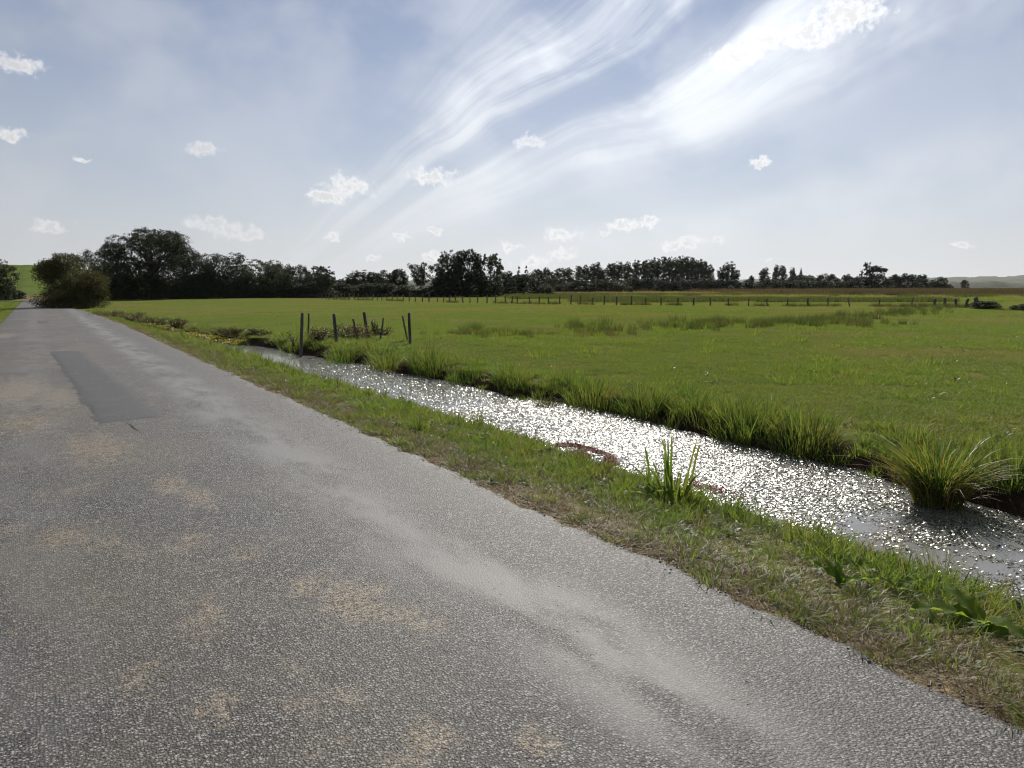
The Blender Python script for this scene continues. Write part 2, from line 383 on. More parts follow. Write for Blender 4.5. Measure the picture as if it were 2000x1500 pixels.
def build_road():
    us = np.concatenate([np.arange(-8, 20, .07), np.arange(20, 60, .4), np.arange(60, 104, 1.0)])
    n = 31; rows = []
    for u in us:
        r = road_r(u) + .05 * (fbm(u * .9, 0, 3) - .5) * 2 + .15 * (fbm(u * 5.5, 0, 4, 4) - .5)
        l = road_l(u) + .14 * (fbm(u * 1.3, 0, 8) - .5) * 2
        t = np.linspace(0, 1, n); v = l + (r - l) * t
        z = .035 * (1 - (2 * t - 1) ** 2) + .006 * (fbm(v * 1.2, v * 0 + u * 1.2, 6) - .5)
        z[0] = z[-1] = -.03; v[0] += .01; v[-1] -= .01
        rows.append(np.stack([v, np.full(n, u), z], -1))
    V = np.concatenate(rows); i = np.arange(len(us) * n).reshape(len(us), n)
    sand = np.zeros(len(V))
    for (uu, vv, a, b, w) in SAND: sand = np.maximum(sand, w * np.exp(-((V[:, 0] - vv) / a) ** 2 - ((V[:, 1] - uu) / b) ** 2))
    q = np.stack([i[:-1, :-1], i[:-1, 1:], i[1:, 1:], i[1:, :-1]], -1).reshape(-1, 4)
    road = tag(obj('road', mesh('road', V, q, smooth=True, attrs={'sand': sand}), MROAD, rz=ROT), kind='structure')
    # the side lane that goes off at the far end
    us2 = np.linspace(-1, 1, 9); vv = np.linspace(1.6, -60, 40)
    V = [(v, 101.0 + 4.2 * (1 - s) / 2 * 1.0 + (s * -.0) + .02 * v, .03 + .02 * (1 - s * s)) for v in vv for s in us2]
    i = np.arange(len(V)).reshape(40, 9)
    q = np.stack([i[:-1, :-1], i[1:, :-1], i[1:, 1:], i[:-1, 1:]], -1).reshape(-1, 4)
    tag(obj('road', mesh('side_road', V, q, smooth=True), MROAD, rz=ROT), kind='structure')
    return road
MROAD, MPATCH = mat_road(), mat_patch()
SAND = [(3.55, 1.25, .20, .34, 1), (3.2, 1.45, .16, .25, .8), (3.9, 1.15, .16, .25, .8), (6.5, .80, .16, .5, .8), (6.0, .95, .14, .4, .8), (8.4, .40, .40, 1.3, .7), (5.5, .05, .2, .45, .7), (5.2, .25, .2, .25, .6), (4.6, .96, .12, .25, .7), (3.76, 1.47, .07, .07, 1.0),
        (3.7, .56, .12, .4, .7), (3.27, .26, .10, .25, .8), (2.88, .48, .10, .15, .8), (2.07, 1.37, .14, .12, .8), (2.3, 1.1, .12, .15, .8), (14, -.4, .6, 2.5, .8), (12.5, .2, .35, 1.6, .7), (10.5, -.2, .5, 1.4, .6), (30, -1.1, .5, 1.6, 1.0), (5.0, .75, .1, .3, .7), (2.45, .72, .1, .12, .8), (2.2, .95, .08, .12, .7), (4.3, .2, .15, .3, .5)]
road = build_road()
def road_z(v, u):
    r, l = road_r(u), road_l(u); t = (v - l) / (r - l); return .035 * (1 - (2 * t - 1) ** 2) + .006 * (fbm(v * 1.2, u * 1.2, 6) - .5)
def road_sheet(name, pts, mat, lift=.006):
    # a strip of newer surfacing: four corners, ragged edges, following the camber
    p = np.array(pts, float); L = max(np.hypot(*(p[3] - p[0])), np.hypot(*(p[2] - p[1]))); W = np.hypot(*(p[1] - p[0])); n, m = int(L / .07) + 2, int(W / .07) + 2; V = []
    for i in range(n):
        for j in range(m):
            s_, t_ = i / (n - 1), j / (m - 1)
            q_ = (p[0] * (1 - t_) + p[1] * t_) * (1 - s_) + (p[3] * (1 - t_) + p[2] * t_) * s_
            e = (vnoise(q_[0] * 6, q_[1] * 6, 12) - .5) * .10 + (vnoise(q_[0] * 19, q_[1] * 19, 13) - .5) * .05
            if j in (0, m - 1): q_ = q_ + np.array([e, 0])
            if i in (0, n - 1): q_ = q_ + np.array([0, e])
            V.append((q_[0], q_[1], float(road_z(q_[0], q_[1])) + (lift if 0 < i < n - 1 and 0 < j < m - 1 else .0015)))
    i = np.arange(n * m).reshape(n, m)
    return obj(name, mesh(name, V, np.stack([i[:-1, :-1], i[1:, :-1], i[1:, 1:], i[:-1, 1:]], -1).reshape(-1, 4), smooth=True), mat, parent=road)
road_sheet('road_patch', [(.20, 21.8), (.80, 21.6), (1.24, 10.1), (.50, 9.9)], MPATCH)
road_sheet('road_patch', [(-.04, 41.5), (.35, 41.0), (.38, 38.7), (.02, 39)], MPATCH)
MCRACK = simple('crack_filler', (.010, .010, .010), (.022, .021, .020), 30, .9)
for pl, w in (([(.80, 9.85), (.82, 9.6), (.83, 9.35), (.86, 9.1)], .012), ([(.40, 30.3), (.52, 29.9)], .03), ([(.7, 27.9), (.95, 27.7)], .03), ([(.62, 25.9), (.9, 25.6)], .03), ([(.1, 9.75), (.45, 9.86)], .02)):
    pl = np.array(pl); L = []; 
    for k in range(len(pl)):
        t = pl[min(k + 1, len(pl) - 1)] - pl[max(k - 1, 0)]; t = t / np.hypot(*t); nrm = np.array([-t[1], t[0]])
        ww = w * (.3 if k in (0, len(pl) - 1) else 1)
        for s in (-1, 1):
            p = pl[k] + nrm * s * ww / 2; L.append((p[0], p[1], float(road_z(p[0], p[1])) + .008))
    obj('crack', mesh('crack', L, [(2 * k, 2 * k + 1, 2 * k + 3, 2 * k + 2) for k in range(len(pl) - 1)]), MCRACK, parent=road)

wu = np.concatenate([np.arange(-12, 30, .4), np.arange(30, 58, .8)])
Vw = []
for u in wu:
    a, b = float(wl_near(u)) - .25, float(wl_far(u)) + .12
    for t in np.linspace(0, 1, 5): Vw.append((a + (b - a) * t, u, WATER))
iw = np.arange(len(Vw)).reshape(len(wu), 5)
tag(obj('water', mesh('water', Vw, np.stack([iw[:-1, :-1], iw[:-1, 1:], iw[1:, 1:], iw[1:, :-1]], -1).reshape(-1, 4), smooth=True), mat_water(), rz=ROT), kind='structure')

# ------------------------------------------------------------------ blades and leaves
def blades(rng, B, h, w, az, lean, seg=2, face=None):
    """tapered bent blades; B bases (n,3), az the way each leans"""
    n = len(B); face = rng.uniform(0, 6.283, n) if face is None else face
    d = np.stack([np.cos(az), np.sin(az), np.zeros(n)], -1); s = np.stack([np.cos(face), np.sin(face), np.zeros(n)], -1)
    rows = []
    for k in range(seg):
        t = k / seg; c = B + d * (lean * h * t ** 1.8)[:, None]; c = c + np.array([0, 0, 1.]) * (h * t * (1 - .25 * lean * t))[:, None]
        ww = (w * (1 - .35 * t) / 2)[:, None]
        rows += [c - s * ww, c + s * ww]
    tip = B + d * (lean * h)[:, None] + np.array([0, 0, 1.]) * (h * (1 - .35 * np.minimum(lean, 1.6) ** 1.3 * .8))[:, None]
    V = np.stack(rows + [tip], 1).reshape(-1, 3); m = 2 * seg + 1; o = np.arange(n)[:, None] * m
    q = np.concatenate([o + np.array([2 * k, 2 * k + 1, 2 * k + 3, 2 * k + 2]) for k in range(seg - 1)]) if seg > 1 else np.zeros((0, 4), int)
    t = o + np.array([2 * seg - 2, 2 * seg - 1, 2 * seg])
    return V, q, t
def blade_mesh(name, parts):
    Vs, Q, T, k = [], [], [], 0
    for V, q, t in parts: Vs.append(V); Q.append(q + k); T.append(t + k); k += len(V)
    return mesh(name, np.concatenate(Vs), np.concatenate(Q), np.concatenate(T))
def patch_mesh(name, size, n, h0, h1, w, seed, lean=(.2, .9), seg=2):
    rng = np.random.default_rng(seed)
    xy = rng.uniform(-size / 2, size / 2, (n, 2)); cl = fbm(xy[:, 0] * 5 + 9, xy[:, 1] * 5 + seed, seed)
    h = rng.uniform(h0, h1, n) * (.55 + .9 * cl)
    return blade_mesh(name, [blades(rng, np.column_stack([xy, np.full(n, -.015)]), h, w * rng.uniform(.6, 1.3, n), rng.uniform(0, 6.283, n), rng.uniform(*lean, n), seg)])
def tuft_mesh(name, n, rad, h0, h1, w, seed, lean=(.1, .7), seg=3):
    rng = np.random.default_rng(seed)
    a = rng.uniform(0, 6.283, n); r = rad * np.sqrt(rng.uniform(0, 1, n))
    B = np.column_stack([r * np.cos(a), r * np.sin(a), np.full(n, -.02)])
    return blade_mesh(name, [blades(rng, B, rng.uniform(h0, h1, n), w * rng.uniform(.6, 1.3, n), a + rng.normal(0, .7, n), rng.uniform(*lean, n), seg)])
def weed_mesh(name, n, L, W, seed):
    rng = np.random.default_rng(seed); Vs, Q, k = [], [], 0
    for i in range(n):
        a = i * 2.4 + rng.uniform(-.4, .4); l = L * rng.uniform(.6, 1.15); w = W * rng.uniform(.7, 1.2); up = rng.uniform(.25, 1.0)
        t = np.linspace(0, 1, 5); prof = np.array([.15, .8, 1.0, .7, .05]) * w / 2
        r = l * t * math.cos(up); z = l * (t * math.sin(up) - .35 * t * t)
        V = []
        for k_ in range(5):
            for s in (-1, 0, 1): V.append((r[k_] * math.cos(a) - s * prof[k_] * math.sin(a), r[k_] * math.sin(a) + s * prof[k_] * math.cos(a), z[k_] + (.15 * prof[k_] if s else 0)))
        Vs.append(np.array(V)); 
        for k_ in range(4):
            for s in range(2): b = k + k_ * 3 + s; Q.append((b, b + 1, b + 4, b + 3))
        k += 15
    return mesh(name, np.concatenate(Vs), Q)
def source(name, me, mat): return obj(name, me, mat, link=False)

def scatter(name, srcs, P, rz, scl, idx, label, cat, tilt=None):
    n = len(P); me = mesh(name, P)
    rot = np.zeros((n, 3), np.float32); rot[:, 2] = rz
    if tilt is not None: rot[:, :2] = tilt
    a = me.attributes.new('rot', 'FLOAT_VECTOR', 'POINT'); a.data.foreach_set('vector', rot.ravel())
    a = me.attributes.new('scl', 'FLOAT', 'POINT'); a.data.foreach_set('value', np.asarray(scl, np.float32) * np.ones(n, np.float32))
    a = me.attributes.new('idx', 'INT', 'POINT'); a.data.foreach_set('value', np.asarray(idx, np.int32) * np.ones(n, np.int32))
    ng = bpy.data.node_groups.new(name, 'GeometryNodeTree')
    ng.interface.new_socket('Geometry', in_out='INPUT', socket_type='NodeSocketGeometry')
    ng.interface.new_socket('Geometry', in_out='OUTPUT', socket_type='NodeSocketGeometry')
    gi, go = ng.nodes.new('NodeGroupInput'), ng.nodes.new('NodeGroupOutput')
    join = ng.nodes.new('GeometryNodeJoinGeometry'); ng.links.new(join.outputs[0], go.inputs[0])
    def att(nm, dt):
        x = ng.nodes.new('GeometryNodeInputNamedAttribute'); x.data_type = dt; x.inputs[0].default_value = nm; return x.outputs[0]
    ar, as_, ai = att('rot', 'FLOAT_VECTOR'), att('scl', 'FLOAT'), att('idx', 'INT')
    for k, s in enumerate(srcs):
        cmp_ = ng.nodes.new('FunctionNodeCompare'); cmp_.data_type = 'INT'; cmp_.operation = 'EQUAL'
        ng.links.new(ai, cmp_.inputs[2]); cmp_.inputs[3].default_value = k
        oi = ng.nodes.new('GeometryNodeObjectInfo'); oi.inputs[0].default_value = s; oi.inputs[1].default_value = True
        ip = ng.nodes.new('GeometryNodeInstanceOnPoints')
        ng.links.new(gi.outputs[0], ip.inputs['Points']); ng.links.new(cmp_.outputs[0], ip.inputs['Selection'])
        ng.links.new(oi.outputs['Geometry'], ip.inputs['Instance']); ng.links.new(ar, ip.inputs['Rotation']); ng.links.new(as_, ip.inputs['Scale'])
        ng.links.new(ip.outputs[0], join.inputs[0])
    o = obj(name, me, rz=ROT); md = o.modifiers.new('scatter', 'NODES'); md.node_group = ng
    return tag(o, label, cat, kind='stuff')
def in_view(v, u, margin=60):
    x, y = xy_of(v, u); d = y * _c
    return (y > -.3) & (np.abs(x) < np.maximum(y, 0) * (1000 + margin) / FPX + 1.5)
rng = np.random.default_rng(7)

# meadow: short grazed turf
S_SHORT = [source('turf_sod', patch_mesh('turf_sod', 1.15, 3200, .03, .075, .007, 100 + k, (.3, 1.3)), (G_MEADOW, G_TURF, G_MEADOW)[k]) for k in range(3)]
S_LUSHP = [source('lush_sod', patch_mesh('lush_sod', 1.0, 1700, .05, .125, .008, 120 + k, (.3, 1.3)), G_LUSH) for k in range(2)]
S_FAR = [source('far_sod', patch_mesh('far_sod', 4.2, 4600, .04, .085, .022, 140 + k, (.3, 1.2)), G_MEADOW) for k in range(2)]
def jgrid(step, v0, v1, u0, u1):
    a, b = np.meshgrid(np.arange(v0, v1, step), np.arange(u0, u1, step)); a = a.ravel(); b = b.ravel()
    return a + rng.uniform(-.4, .4, len(a)) * step, b + rng.uniform(-.4, .4, len(a)) * step
S_V = [source('tuft', tuft_mesh('tuft', 46, .10, .05, .13, .006, 200, (.2, 1.3)), G_LUSH), source('tuft', tuft_mesh('tuft', 36, .09, .08, .20, .007, 201, (.15, 1.1)), G_LUSH),
       source('dry_tuft', tuft_mesh('dry_tuft', 60, .13, .02, .06, .004, 202, (.8, 2.2)), G_DRY), source('brown_tuft', tuft_mesh('brown_tuft', 50, .11, .03, .10, .005, 203, (.5, 1.8)), G_BROWN),
       source('weed', weed_mesh('weed', 11, .075, .034, 204), G_WEED), source('weed', weed_mesh('weed', 8, .13, .030, 205), G_WEED),
       source('tall_tuft', tuft_mesh('tall_tuft', 14, .05, .16, .32, .008, 206, (.05, .6), 4), G_REED), source('moss', tuft_mesh('moss', 70, .13, .012, .035, .005, 207, (.5, 1.8), 2), G_TURF),
       source('mixed_tuft', tuft_mesh('mixed_tuft', 44, .10, .04, .12, .006, 208, (.3, 1.5)), G_TURF), source('seed_stalks', tuft_mesh('seed_stalks', 7, .06, .18, .34, .004, 209, (.1, .7), 4), G_DRY)]
def build_meadow():
    v, u = jgrid(.80, 7.0, 62, -22, 48); x, y = xy_of(v, u)
    k = in_view(v, u, 90) & (v > wl_far(u) + .62) & (np.hypot(x, y) < 46); v, u = v[k], u[k]
    lush = fbm(v * .22, u * .22, 55) + .25 * (1 - sstep(v - wl_far(u), .3, 2.0)) > .60
    idx = np.where(lush & (rng.uniform(0, 1, len(v)) < .75), 3 + rng.integers(0, 2, len(v)), rng.integers(0, 3, len(v)))
    scl = rng.uniform(.85, 1.2, len(v)) * (.8 + .5 * fbm(v * .5, u * .5, 66))
    v2, u2 = jgrid(3.1, 4, 140, -60, 130); x, y = xy_of(v2, u2); r = np.hypot(x, y)
    k = in_view(v2, u2, 120) & (r > 42) & (r < 118) & (v2 > wl_far(u2) + 2.2); v2, u2 = v2[k], u2[k]
    v3, u3 = rng.uniform(7.5, 60, 9000), rng.uniform(-20, 46, 9000); x, y = xy_of(v3, u3)
    k = in_view(v3, u3, 60) & (v3 > wl_far(u3) + .7) & (np.hypot(x, y) < 55) & (fbm(v3 * .6, u3 * .6, 67) > .50); v3, u3 = v3[k], u3[k]; n3 = len(v3)
    kk = np.r_[idx, 5 + rng.integers(0, 2, len(v2)), rng.choice([7, 8, 9, 10, 11], n3, p=[.34, .26, .2, .1, .1])]
    P = np.column_stack([np.r_[v, v2, v3], np.r_[u, u2, u3], land(np.r_[v, v2, v3], np.r_[u, u2, u3])])
    scatter('meadow_grass', S_SHORT + S_LUSHP + S_FAR + [S_V[0], S_V[8], S_V[1], S_V[3], S_V[5]], P, rng.uniform(0, 6.283, len(P)), np.r_[scl, rng.uniform(.85, 1.15, len(v2)), rng.uniform(.6, 1.4, n3)],
            kk, 'short grazed green grass covering the wide meadow beyond the ditch', 'grass')
build_meadow()

# verges and banks
def build_verge():
    Pv, Pu, I, Sc = [], [], [], []
    def add(v, u, i, s): Pv.append(v); Pu.append(u); I.append(i); Sc.append(s)
    for u0, u1, den, grow_ in ((-2.5, 9, 210, 1.0), (9, 20, 120, 1.1), (20, 36, 60, 1.3), (36, 62, 26, 1.7)):
        n = int(den * (u1 - u0) * 2.5); u = rng.uniform(u0, u1, n); v = rng.uniform(2.85, 5.5, n)
        e = (v - road_r(u)); top = wl_near(u) - road_r(u); t = e / top
        patch = fbm(v * 1.6, u * 1.1, 77); p2 = fbm(v * 3, u * 2.5, 78); rr = rng.uniform(0, 1, n)
        ok = in_view(v, u, 80) & (v < wl_near(u) + .03) & (e > -.30 * fbm(u * 1.4, u * 0, 79))
        for k in np.nonzero(ok)[0]:
            tt = t[k] + (patch[k] - .5) * .9
            if tt < .14:
                if p2[k] > .36 and rr[k] < .9: add(v[k], u[k], 2 if rr[k] < .48 else 3 if rr[k] < .66 else 7, grow_ * rng.uniform(.6, 1.1))
            elif tt < .40:
                add(v[k], u[k], rng.choice([2, 3, 8, 0, 7, 4], p=[.34, .30, .14, .04, .12, .06]), grow_ * rng.uniform(.6, 1.05))
            elif tt < .62:
                add(v[k], u[k], rng.choice([0, 1, 8, 3, 4, 5, 2, 9], p=[.18, .07, .26, .24, .10, .05, .08, .02]), grow_ * rng.uniform(.7, 1.1))
            else:
                add(v[k], u[k], rng.choice([0, 1, 6, 4, 5, 3, 8, 9], p=[.25, .20, .03, .13, .08, .10, .18, .03]), grow_ * rng.uniform(.75, 1.2))
    n = 5200; u = -2 + 30 * rng.uniform(0, 1, n) ** 1.5; e = rng.normal(.16, .17, n); v = road_r(u) + e; p3 = fbm(v * 2.4, u * 1.6, 83)
    for k in np.nonzero(in_view(v, u, 80) & (e > -.06) & (p3 + rng.normal(0, .05, n) > .45))[0]:
        add(v[k], u[k], rng.choice([2, 7, 3, 8, 0], p=[.44, .26, .18, .10, .02]), rng.uniform(.55, 1.15) * (1 + .02 * u[k]))
    # the other side of the lane
    n = 3400; u = rng.uniform(6, 100, n); v = -1.45 - 3.2 * rng.uniform(0, 1, n) ** 1.3
    for k in range(n):
        if in_view(v[k], u[k], 60): add(v[k], u[k], rng.choice([0, 1, 3, 8, 2]), rng.uniform(1.2, 2.2) if v[k] < -2.2 else rng.uniform(.7, 1.3))
    Pv, Pu = np.array(Pv), np.array(Pu)
    scatter('verge_grass', S_V, np.column_stack([Pv, Pu, land(Pv, Pu)]), rng.uniform(0, 6.283, len(Pv)), Sc, I,
            'ragged green and straw coloured grass along the edge of the lane', 'grass')
    # far bank fringe
    Pv, Pu, I, Sc = [], [], [], []
    for u0, u1, den, grow_ in ((-2, 12, 120, 1.0), (12, 26, 70, 1.15), (26, 58, 34, 1.4)):
        n = int(den * (u1 - u0) * 1.3); u = rng.uniform(u0, u1, n); e = rng.uniform(-.02, 1.25, n); v = wl_far(u) + e
        p = fbm(v * 1.2, u * .8, 88); ok = in_view(v, u, 80)
        for k in np.nonzero(ok)[0]:
            if e[k] < .18 and rng.uniform() < .6: continue
            if vnoise(v[k] * 2.2, u[k] * 1.7, 89) < .30: continue
            if u[k] > 26: i = rng.choice([3, 0, 2, 8, 1], p=[.42, .18, .1, .2, .1])
            elif p[k] > .58: i = rng.choice([1, 6, 0, 5], p=[.4, .18, .3, .12])
            elif p[k] < .40: i = rng.choice([3, 8, 2, 0], p=[.45, .3, .1, .15])
            else: i = rng.choice([0, 8, 1, 4, 3], p=[.35, .25, .2, .1, .1])
            add(v[k], u[k], i, grow_ * rng.uniform(.7, 1.25))
    Pv, Pu = np.array(Pv), np.array(Pu)
    scatter('bank_grass', S_V, np.column_stack([Pv, Pu, land(Pv, Pu)]), rng.uniform(0, 6.283, len(Pv)), Sc, I,
            'uneven tufts of grass overhanging the dark far bank of the ditch', 'grass')
build_verge()

# ------------------------------------------------------------------ things in and along the ditch
MFLOAT = None
def mat_float():
    m, nt, out = newmat('floating_leaf')
    rnd = GEO(nt, 'Random Per Island')
    c = MIX(nt, rnd, (.09, .10, .055), (.20, .20, .13))
    nt.links.new(PRIN(nt, c, .32, .5), out.inputs[0]); return m
def discs(name, v, u, z, r, tilt, rng, n=6):
    m = len(v); a = np.linspace(0, 6.283, n, endpoint=False)[None] + rng.uniform(0, 6.283, m)[:, None]
    rr = r[:, None] * rng.uniform(.75, 1.15, (m, n)); el = rng.uniform(.55, 1.0, m)[:, None]; ph = rng.uniform(0, 3.1416, m)[:, None]
    lx, ly = rr * np.cos(a), rr * np.sin(a) * el
    x = lx * np.cos(ph) - ly * np.sin(ph); y = lx * np.sin(ph) + ly * np.cos(ph)
    tilt = [np.clip(t_, -.9, .9) for t_ in tilt]
    zz = z[:, None] + x * np.tan(tilt[0])[:, None] + y * np.tan(tilt[1])[:, None]
    V = np.stack([v[:, None] + x, u[:, None] + y, zz], -1).reshape(-1, 3); o = np.arange(m)[:, None] * n
    if n == 6: q = np.concatenate([o + np.array([0, 1, 2, 3]), o + np.array([0, 3, 4, 5])])
    else: q = o + np.array([0, 1, 2, 3])
    return mesh(name, V, q)
def build_floating():
    rng = np.random.default_rng(17); n = 330000
    u = np.where(rng.uniform(0, 1, n) < .62, rng.uniform(1.0, 11, n), rng.uniform(11, 48, n)); wn, wf = wl_near(u), wl_far(u)
    v = wn + .02 + (wf - wn - .02) * rng.uniform(0, 1, n)
    d = .5 * fbm(v * 1.1, u * .9, 91) + .5 * fbm(v * 5, u * 4, 92)
    t = (v - wn) / (wf - wn)
    cover = np.interp(u, [0, 2.8, 4.2, 5.5, 10, 17, 19, 21, 26, 29, 48], [.30, .36, .46, .58, .68, .62, .48, .16, .10, .55, .55])
    keep = sstep(cover + .12 - d + rng.normal(0, .07, n), -.05, .25)
    k = in_view(v, u, 60) & (rng.uniform(0, 1, n) < keep); v, u = v[k], u[k]; m = len(v)
    r = rng.uniform(.004, .0125, m) * np.interp(u, [0, 12, 45], [1, 1.25, 2.6])
    tilt = (rng.normal(0, R(12), m), rng.normal(0, R(12), m))
    tag(obj('floating_weed', discs('floating_weed', v, u, WATER + .003 + rng.uniform(0, .006, m), r, tilt, rng), mat_float(), rz=ROT),
        'small glinting leaves floating thickly on the water of the ditch', 'water weed', kind='stuff')
    # a mat of red water fern by the near bank
    n = 5200; a = rng.uniform(0, 6.283, n); rr = np.sqrt(rng.uniform(0, 1, n))
    u = 7.15 + .62 * rr * np.sin(a) + .25 * rr * np.cos(a); v = 5.42 + .27 * rr * np.cos(a)
    u2 = 8.05 + rng.normal(0, .22, 700); v2 = 5.28 + rng.normal(0, .09, 700); u3 = 5.3 + rng.normal(0, .3, 500); v3 = 5.5 + rng.normal(0, .06, 500)
    u, v = np.r_[u, u2, u3], np.r_[v, v2, v3]; k = (fbm(v * 6, u * 5, 93) > .36) & (v > wl_near(u) - .05); u, v = u[k], v[k]; m = len(u)
    tag(obj('red_water_fern', discs('red_water_fern', v, u, WATER + .012 + rng.uniform(0, .008, m), rng.uniform(.008, .017, m), (rng.normal(0, R(16), m), rng.normal(0, R(16), m)), rng, 4),
            leafmat('red_fern', (.13, .022, .024), (.26, .055, .055), None, 1, 0, .2, .7, .15), rz=ROT), 'dark red mat of water fern floating beside the near bank', 'water fern', kind='stuff')
    # yellowing plants in the shallow far end
    n = 9000; u = rng.uniform(27, 44, n); v = wl_far(u) - np.abs(rng.normal(0, .30, n)); k = (v > wl_near(u) + .3) & (fbm(v * 1.5, u * .6, 94) > .42); u, v = u[k], v[k]; m = len(u)
    tag(obj('yellow_water_weed', discs('yellow_water_weed', v, u, WATER + .02 + rng.uniform(0, .10, m), rng.uniform(.03, .06, m), (rng.normal(0, .5, m), rng.normal(0, .5, m)), rng, 4),
            leafmat('yellow_weed', (.16, .16, .025), (.30, .26, .040), None, 1, 0, .4), rz=ROT), 'yellow green water plants crowding the narrow far end of the ditch', 'water weed', kind='stuff')
build_floating()

def clump(name, v, u, label, cat, n, rad, h0, h1, w, mat, seed, lean=(.05, .45), seg=4, z=None, group=None, along=None):
    """one clump of upright blades as one mesh"""
    rng = np.random.default_rng(seed)
    a = rng.uniform(0, 6.283, n); r = np.sqrt(rng.uniform(0, 1, n))
    ra, rb = (rad, rad) if np.isscalar(rad) else rad            # across, along
    bx, by = ra * r * np.cos(a), rb * r * np.sin(a)
    gz = land(v + bx, u + by); gz = np.maximum(gz, WATER - .05) if z is None else np.full(n, z)
    B = np.column_stack([bx, by, gz - .03])
    h = (h0 * .6 + (h1 - h0 * .6) * rng.uniform(0, 1, n) ** 1.4) * (1.12 - .45 * r) * (.72 + .56 * vnoise(bx * 5 + seed, by * 3.5, 9))
    me = blade_mesh(name, [blades(rng, B, h, w * rng.uniform(.6, 1.3, n), a + rng.normal(0, .8, n), rng.uniform(*lean, n) * (.4 + r), seg)])
    x, y = xy_of(v, u)
    o = obj(name, me, mat, loc=(x, y, 0), rz=ROT); return tag(o, label, cat, group)
GR = 'reeds along the far bank'
for k, (v, u, n, rad, h0, h1, lab) in enumerate([
    (6.72, 19.6, 260, (.35, .7), .35, .75, 'reed clump hanging over the water in front of the loose posts'),
    (7.0, 17.2, 420, (.30, .7), .45, .85, 'bright green reed clump just below the third thick post'),
    (7.35, 15.6, 520, (.32, .85), .45, .85, 'broad dark reed clump below the two posts that lean together'),
    (7.35, 13.9, 240, (.25, .5), .30, .55, 'low reed tuft just right of the broad dark reed clump'),
    (7.5, 12.2, 260, (.22, .6), .28, .52, 'reed tuft on the far bank halfway along the glittering water'),
    (7.62, 9.9, 420, (.30, .62), .38, .68, 'tall reed clump beside the small round tussock standing in the water'),
    (7.7, 8.7, 340, (.25, .5), .32, .60, 'reed clump on the far bank directly behind the tall sedge blades'),
    (7.75, 7.7, 220, (.25, .4), .28, .5, 'small reed tuft on a dark notch of the far bank'),
    (7.6, 6.7, 420, (.28, .5), .36, .66, 'tall reed clump left of the dark hollow in the far bank'),
    (7.6, 5.8, 420, (.28, .45), .36, .64, 'tall reed clump nearest to the left of the big drooping sedge tussock'),
    (7.95, 4.75, 130, (.15, .25), .28, .45, 'thin sunlit reed tuft behind the big drooping sedge tussock'),
    (7.6, 3.55, 260, (.3, .35), .28, .5, 'reed clump on the far bank at the right edge of the picture')]):
    clump('reed_clump', v, u, lab, 'reeds', n, rad, h0, h1, .012, G_REED, 300 + k, (.08, .75), group=GR)
clump('tussock', 7.12, 10.5, 'small round grass tussock standing in the water off the far bank', 'tussock', 260, .20, .12, .26, .008, G_RUSH, 330, (.3, 1.2), z=WATER)
clump('tussock', 7.25, 11.2, 'flat grassy islet in the water close to the far bank', 'tussock', 260, (.22, .45), .08, .18, .008, G_LUSH, 331, (.3, 1.0), z=WATER)
# the big drooping tussock at the right
def big_tussock():
    x, y = xy_of(6.88, 3.78); t = thing('sedge_tussock', 'big drooping sedge tussock with yellowing blades in the water at the right', 'sedge', (x, y, WATER), ROT)
    rng = np.random.default_rng(340)
    def part(nm, n, rad, h, lean, w, mat):
        a = rng.uniform(0, 6.283, n); r = rad * np.sqrt(rng.uniform(0, 1, n)); B = np.column_stack([r * np.cos(a), r * np.sin(a), rng.uniform(-.02, .12, n)])
        obj(nm, blade_mesh(nm, [blades(rng, B, rng.uniform(*h, n), w * rng.uniform(.6, 1.3, n), a + rng.normal(0, .35, n), rng.uniform(*lean, n), 5)]), mat, t)
    part('green_blades', 520, .22, (.34, .66), (.15, 1.0), .011, G_REED)
    part('yellow_blades', 150, .22, (.36, .62), (.35, 1.25), .010, leafmat('yellow_sedge', (.22, .19, .035), (.32, .27, .06), None, 1, 0, .45))
    part('dead_skirt', 260, .20, (.16, .32), (.8, 1.7), .009, G_BROWN)
    part('straw_blades', 40, .25, (.5, .75), (.9, 1.5), .009, G_DRY)
big_tussock()
# tall sedge on the near bank: each tall blade is a piece of its own
def sedge():
    v0, u0 = 4.52, 4.72; x, y = xy_of(v0, u0); z = float(land(v0, u0))
    t = thing('sedge_plant', 'tall sedge with long upright blades on the near bank beside a dock leaf', 'sedge', (x, y, z), ROT)
    rng = np.random.default_rng(350)
    for k in range(30):
        a = rng.uniform(0, 6.283); r = .16 * math.sqrt(rng.uniform()); tall = k < 7
        # local x is across the lane; in the picture that is to the right and away
        B = np.array([[r * math.cos(a) * 1.0, r * math.sin(a) * 1.5, -.02]])
        h = rng.uniform(.50, .66) if tall else rng.uniform(.26, .44)
        ln = rng.uniform(.04, .2) if tall else rng.uniform(.15, .75)
        obj('blade', blade_mesh('blade', [blades(rng, B, np.array([h]), np.array([rng.uniform(.022, .036) if tall else rng.uniform(.014, .026)]), np.array([a]), np.array([ln]), 6, np.array([-ROT + rng.normal(0, .5)]))]), G_REED, t)
    n = 170; a = rng.uniform(0, 6.283, n); r = .17 * np.sqrt(rng.uniform(0, 1, n))
    obj('base_foliage', blade_mesh('base_foliage', [blades(rng, np.column_stack([r * np.cos(a), r * 1.5 * np.sin(a), np.full(n, -.03)]), rng.uniform(.12, .32, n), .009 * np.ones(n), a, rng.uniform(.1, .8, n), 4)]), G_LUSH, t)
sedge()
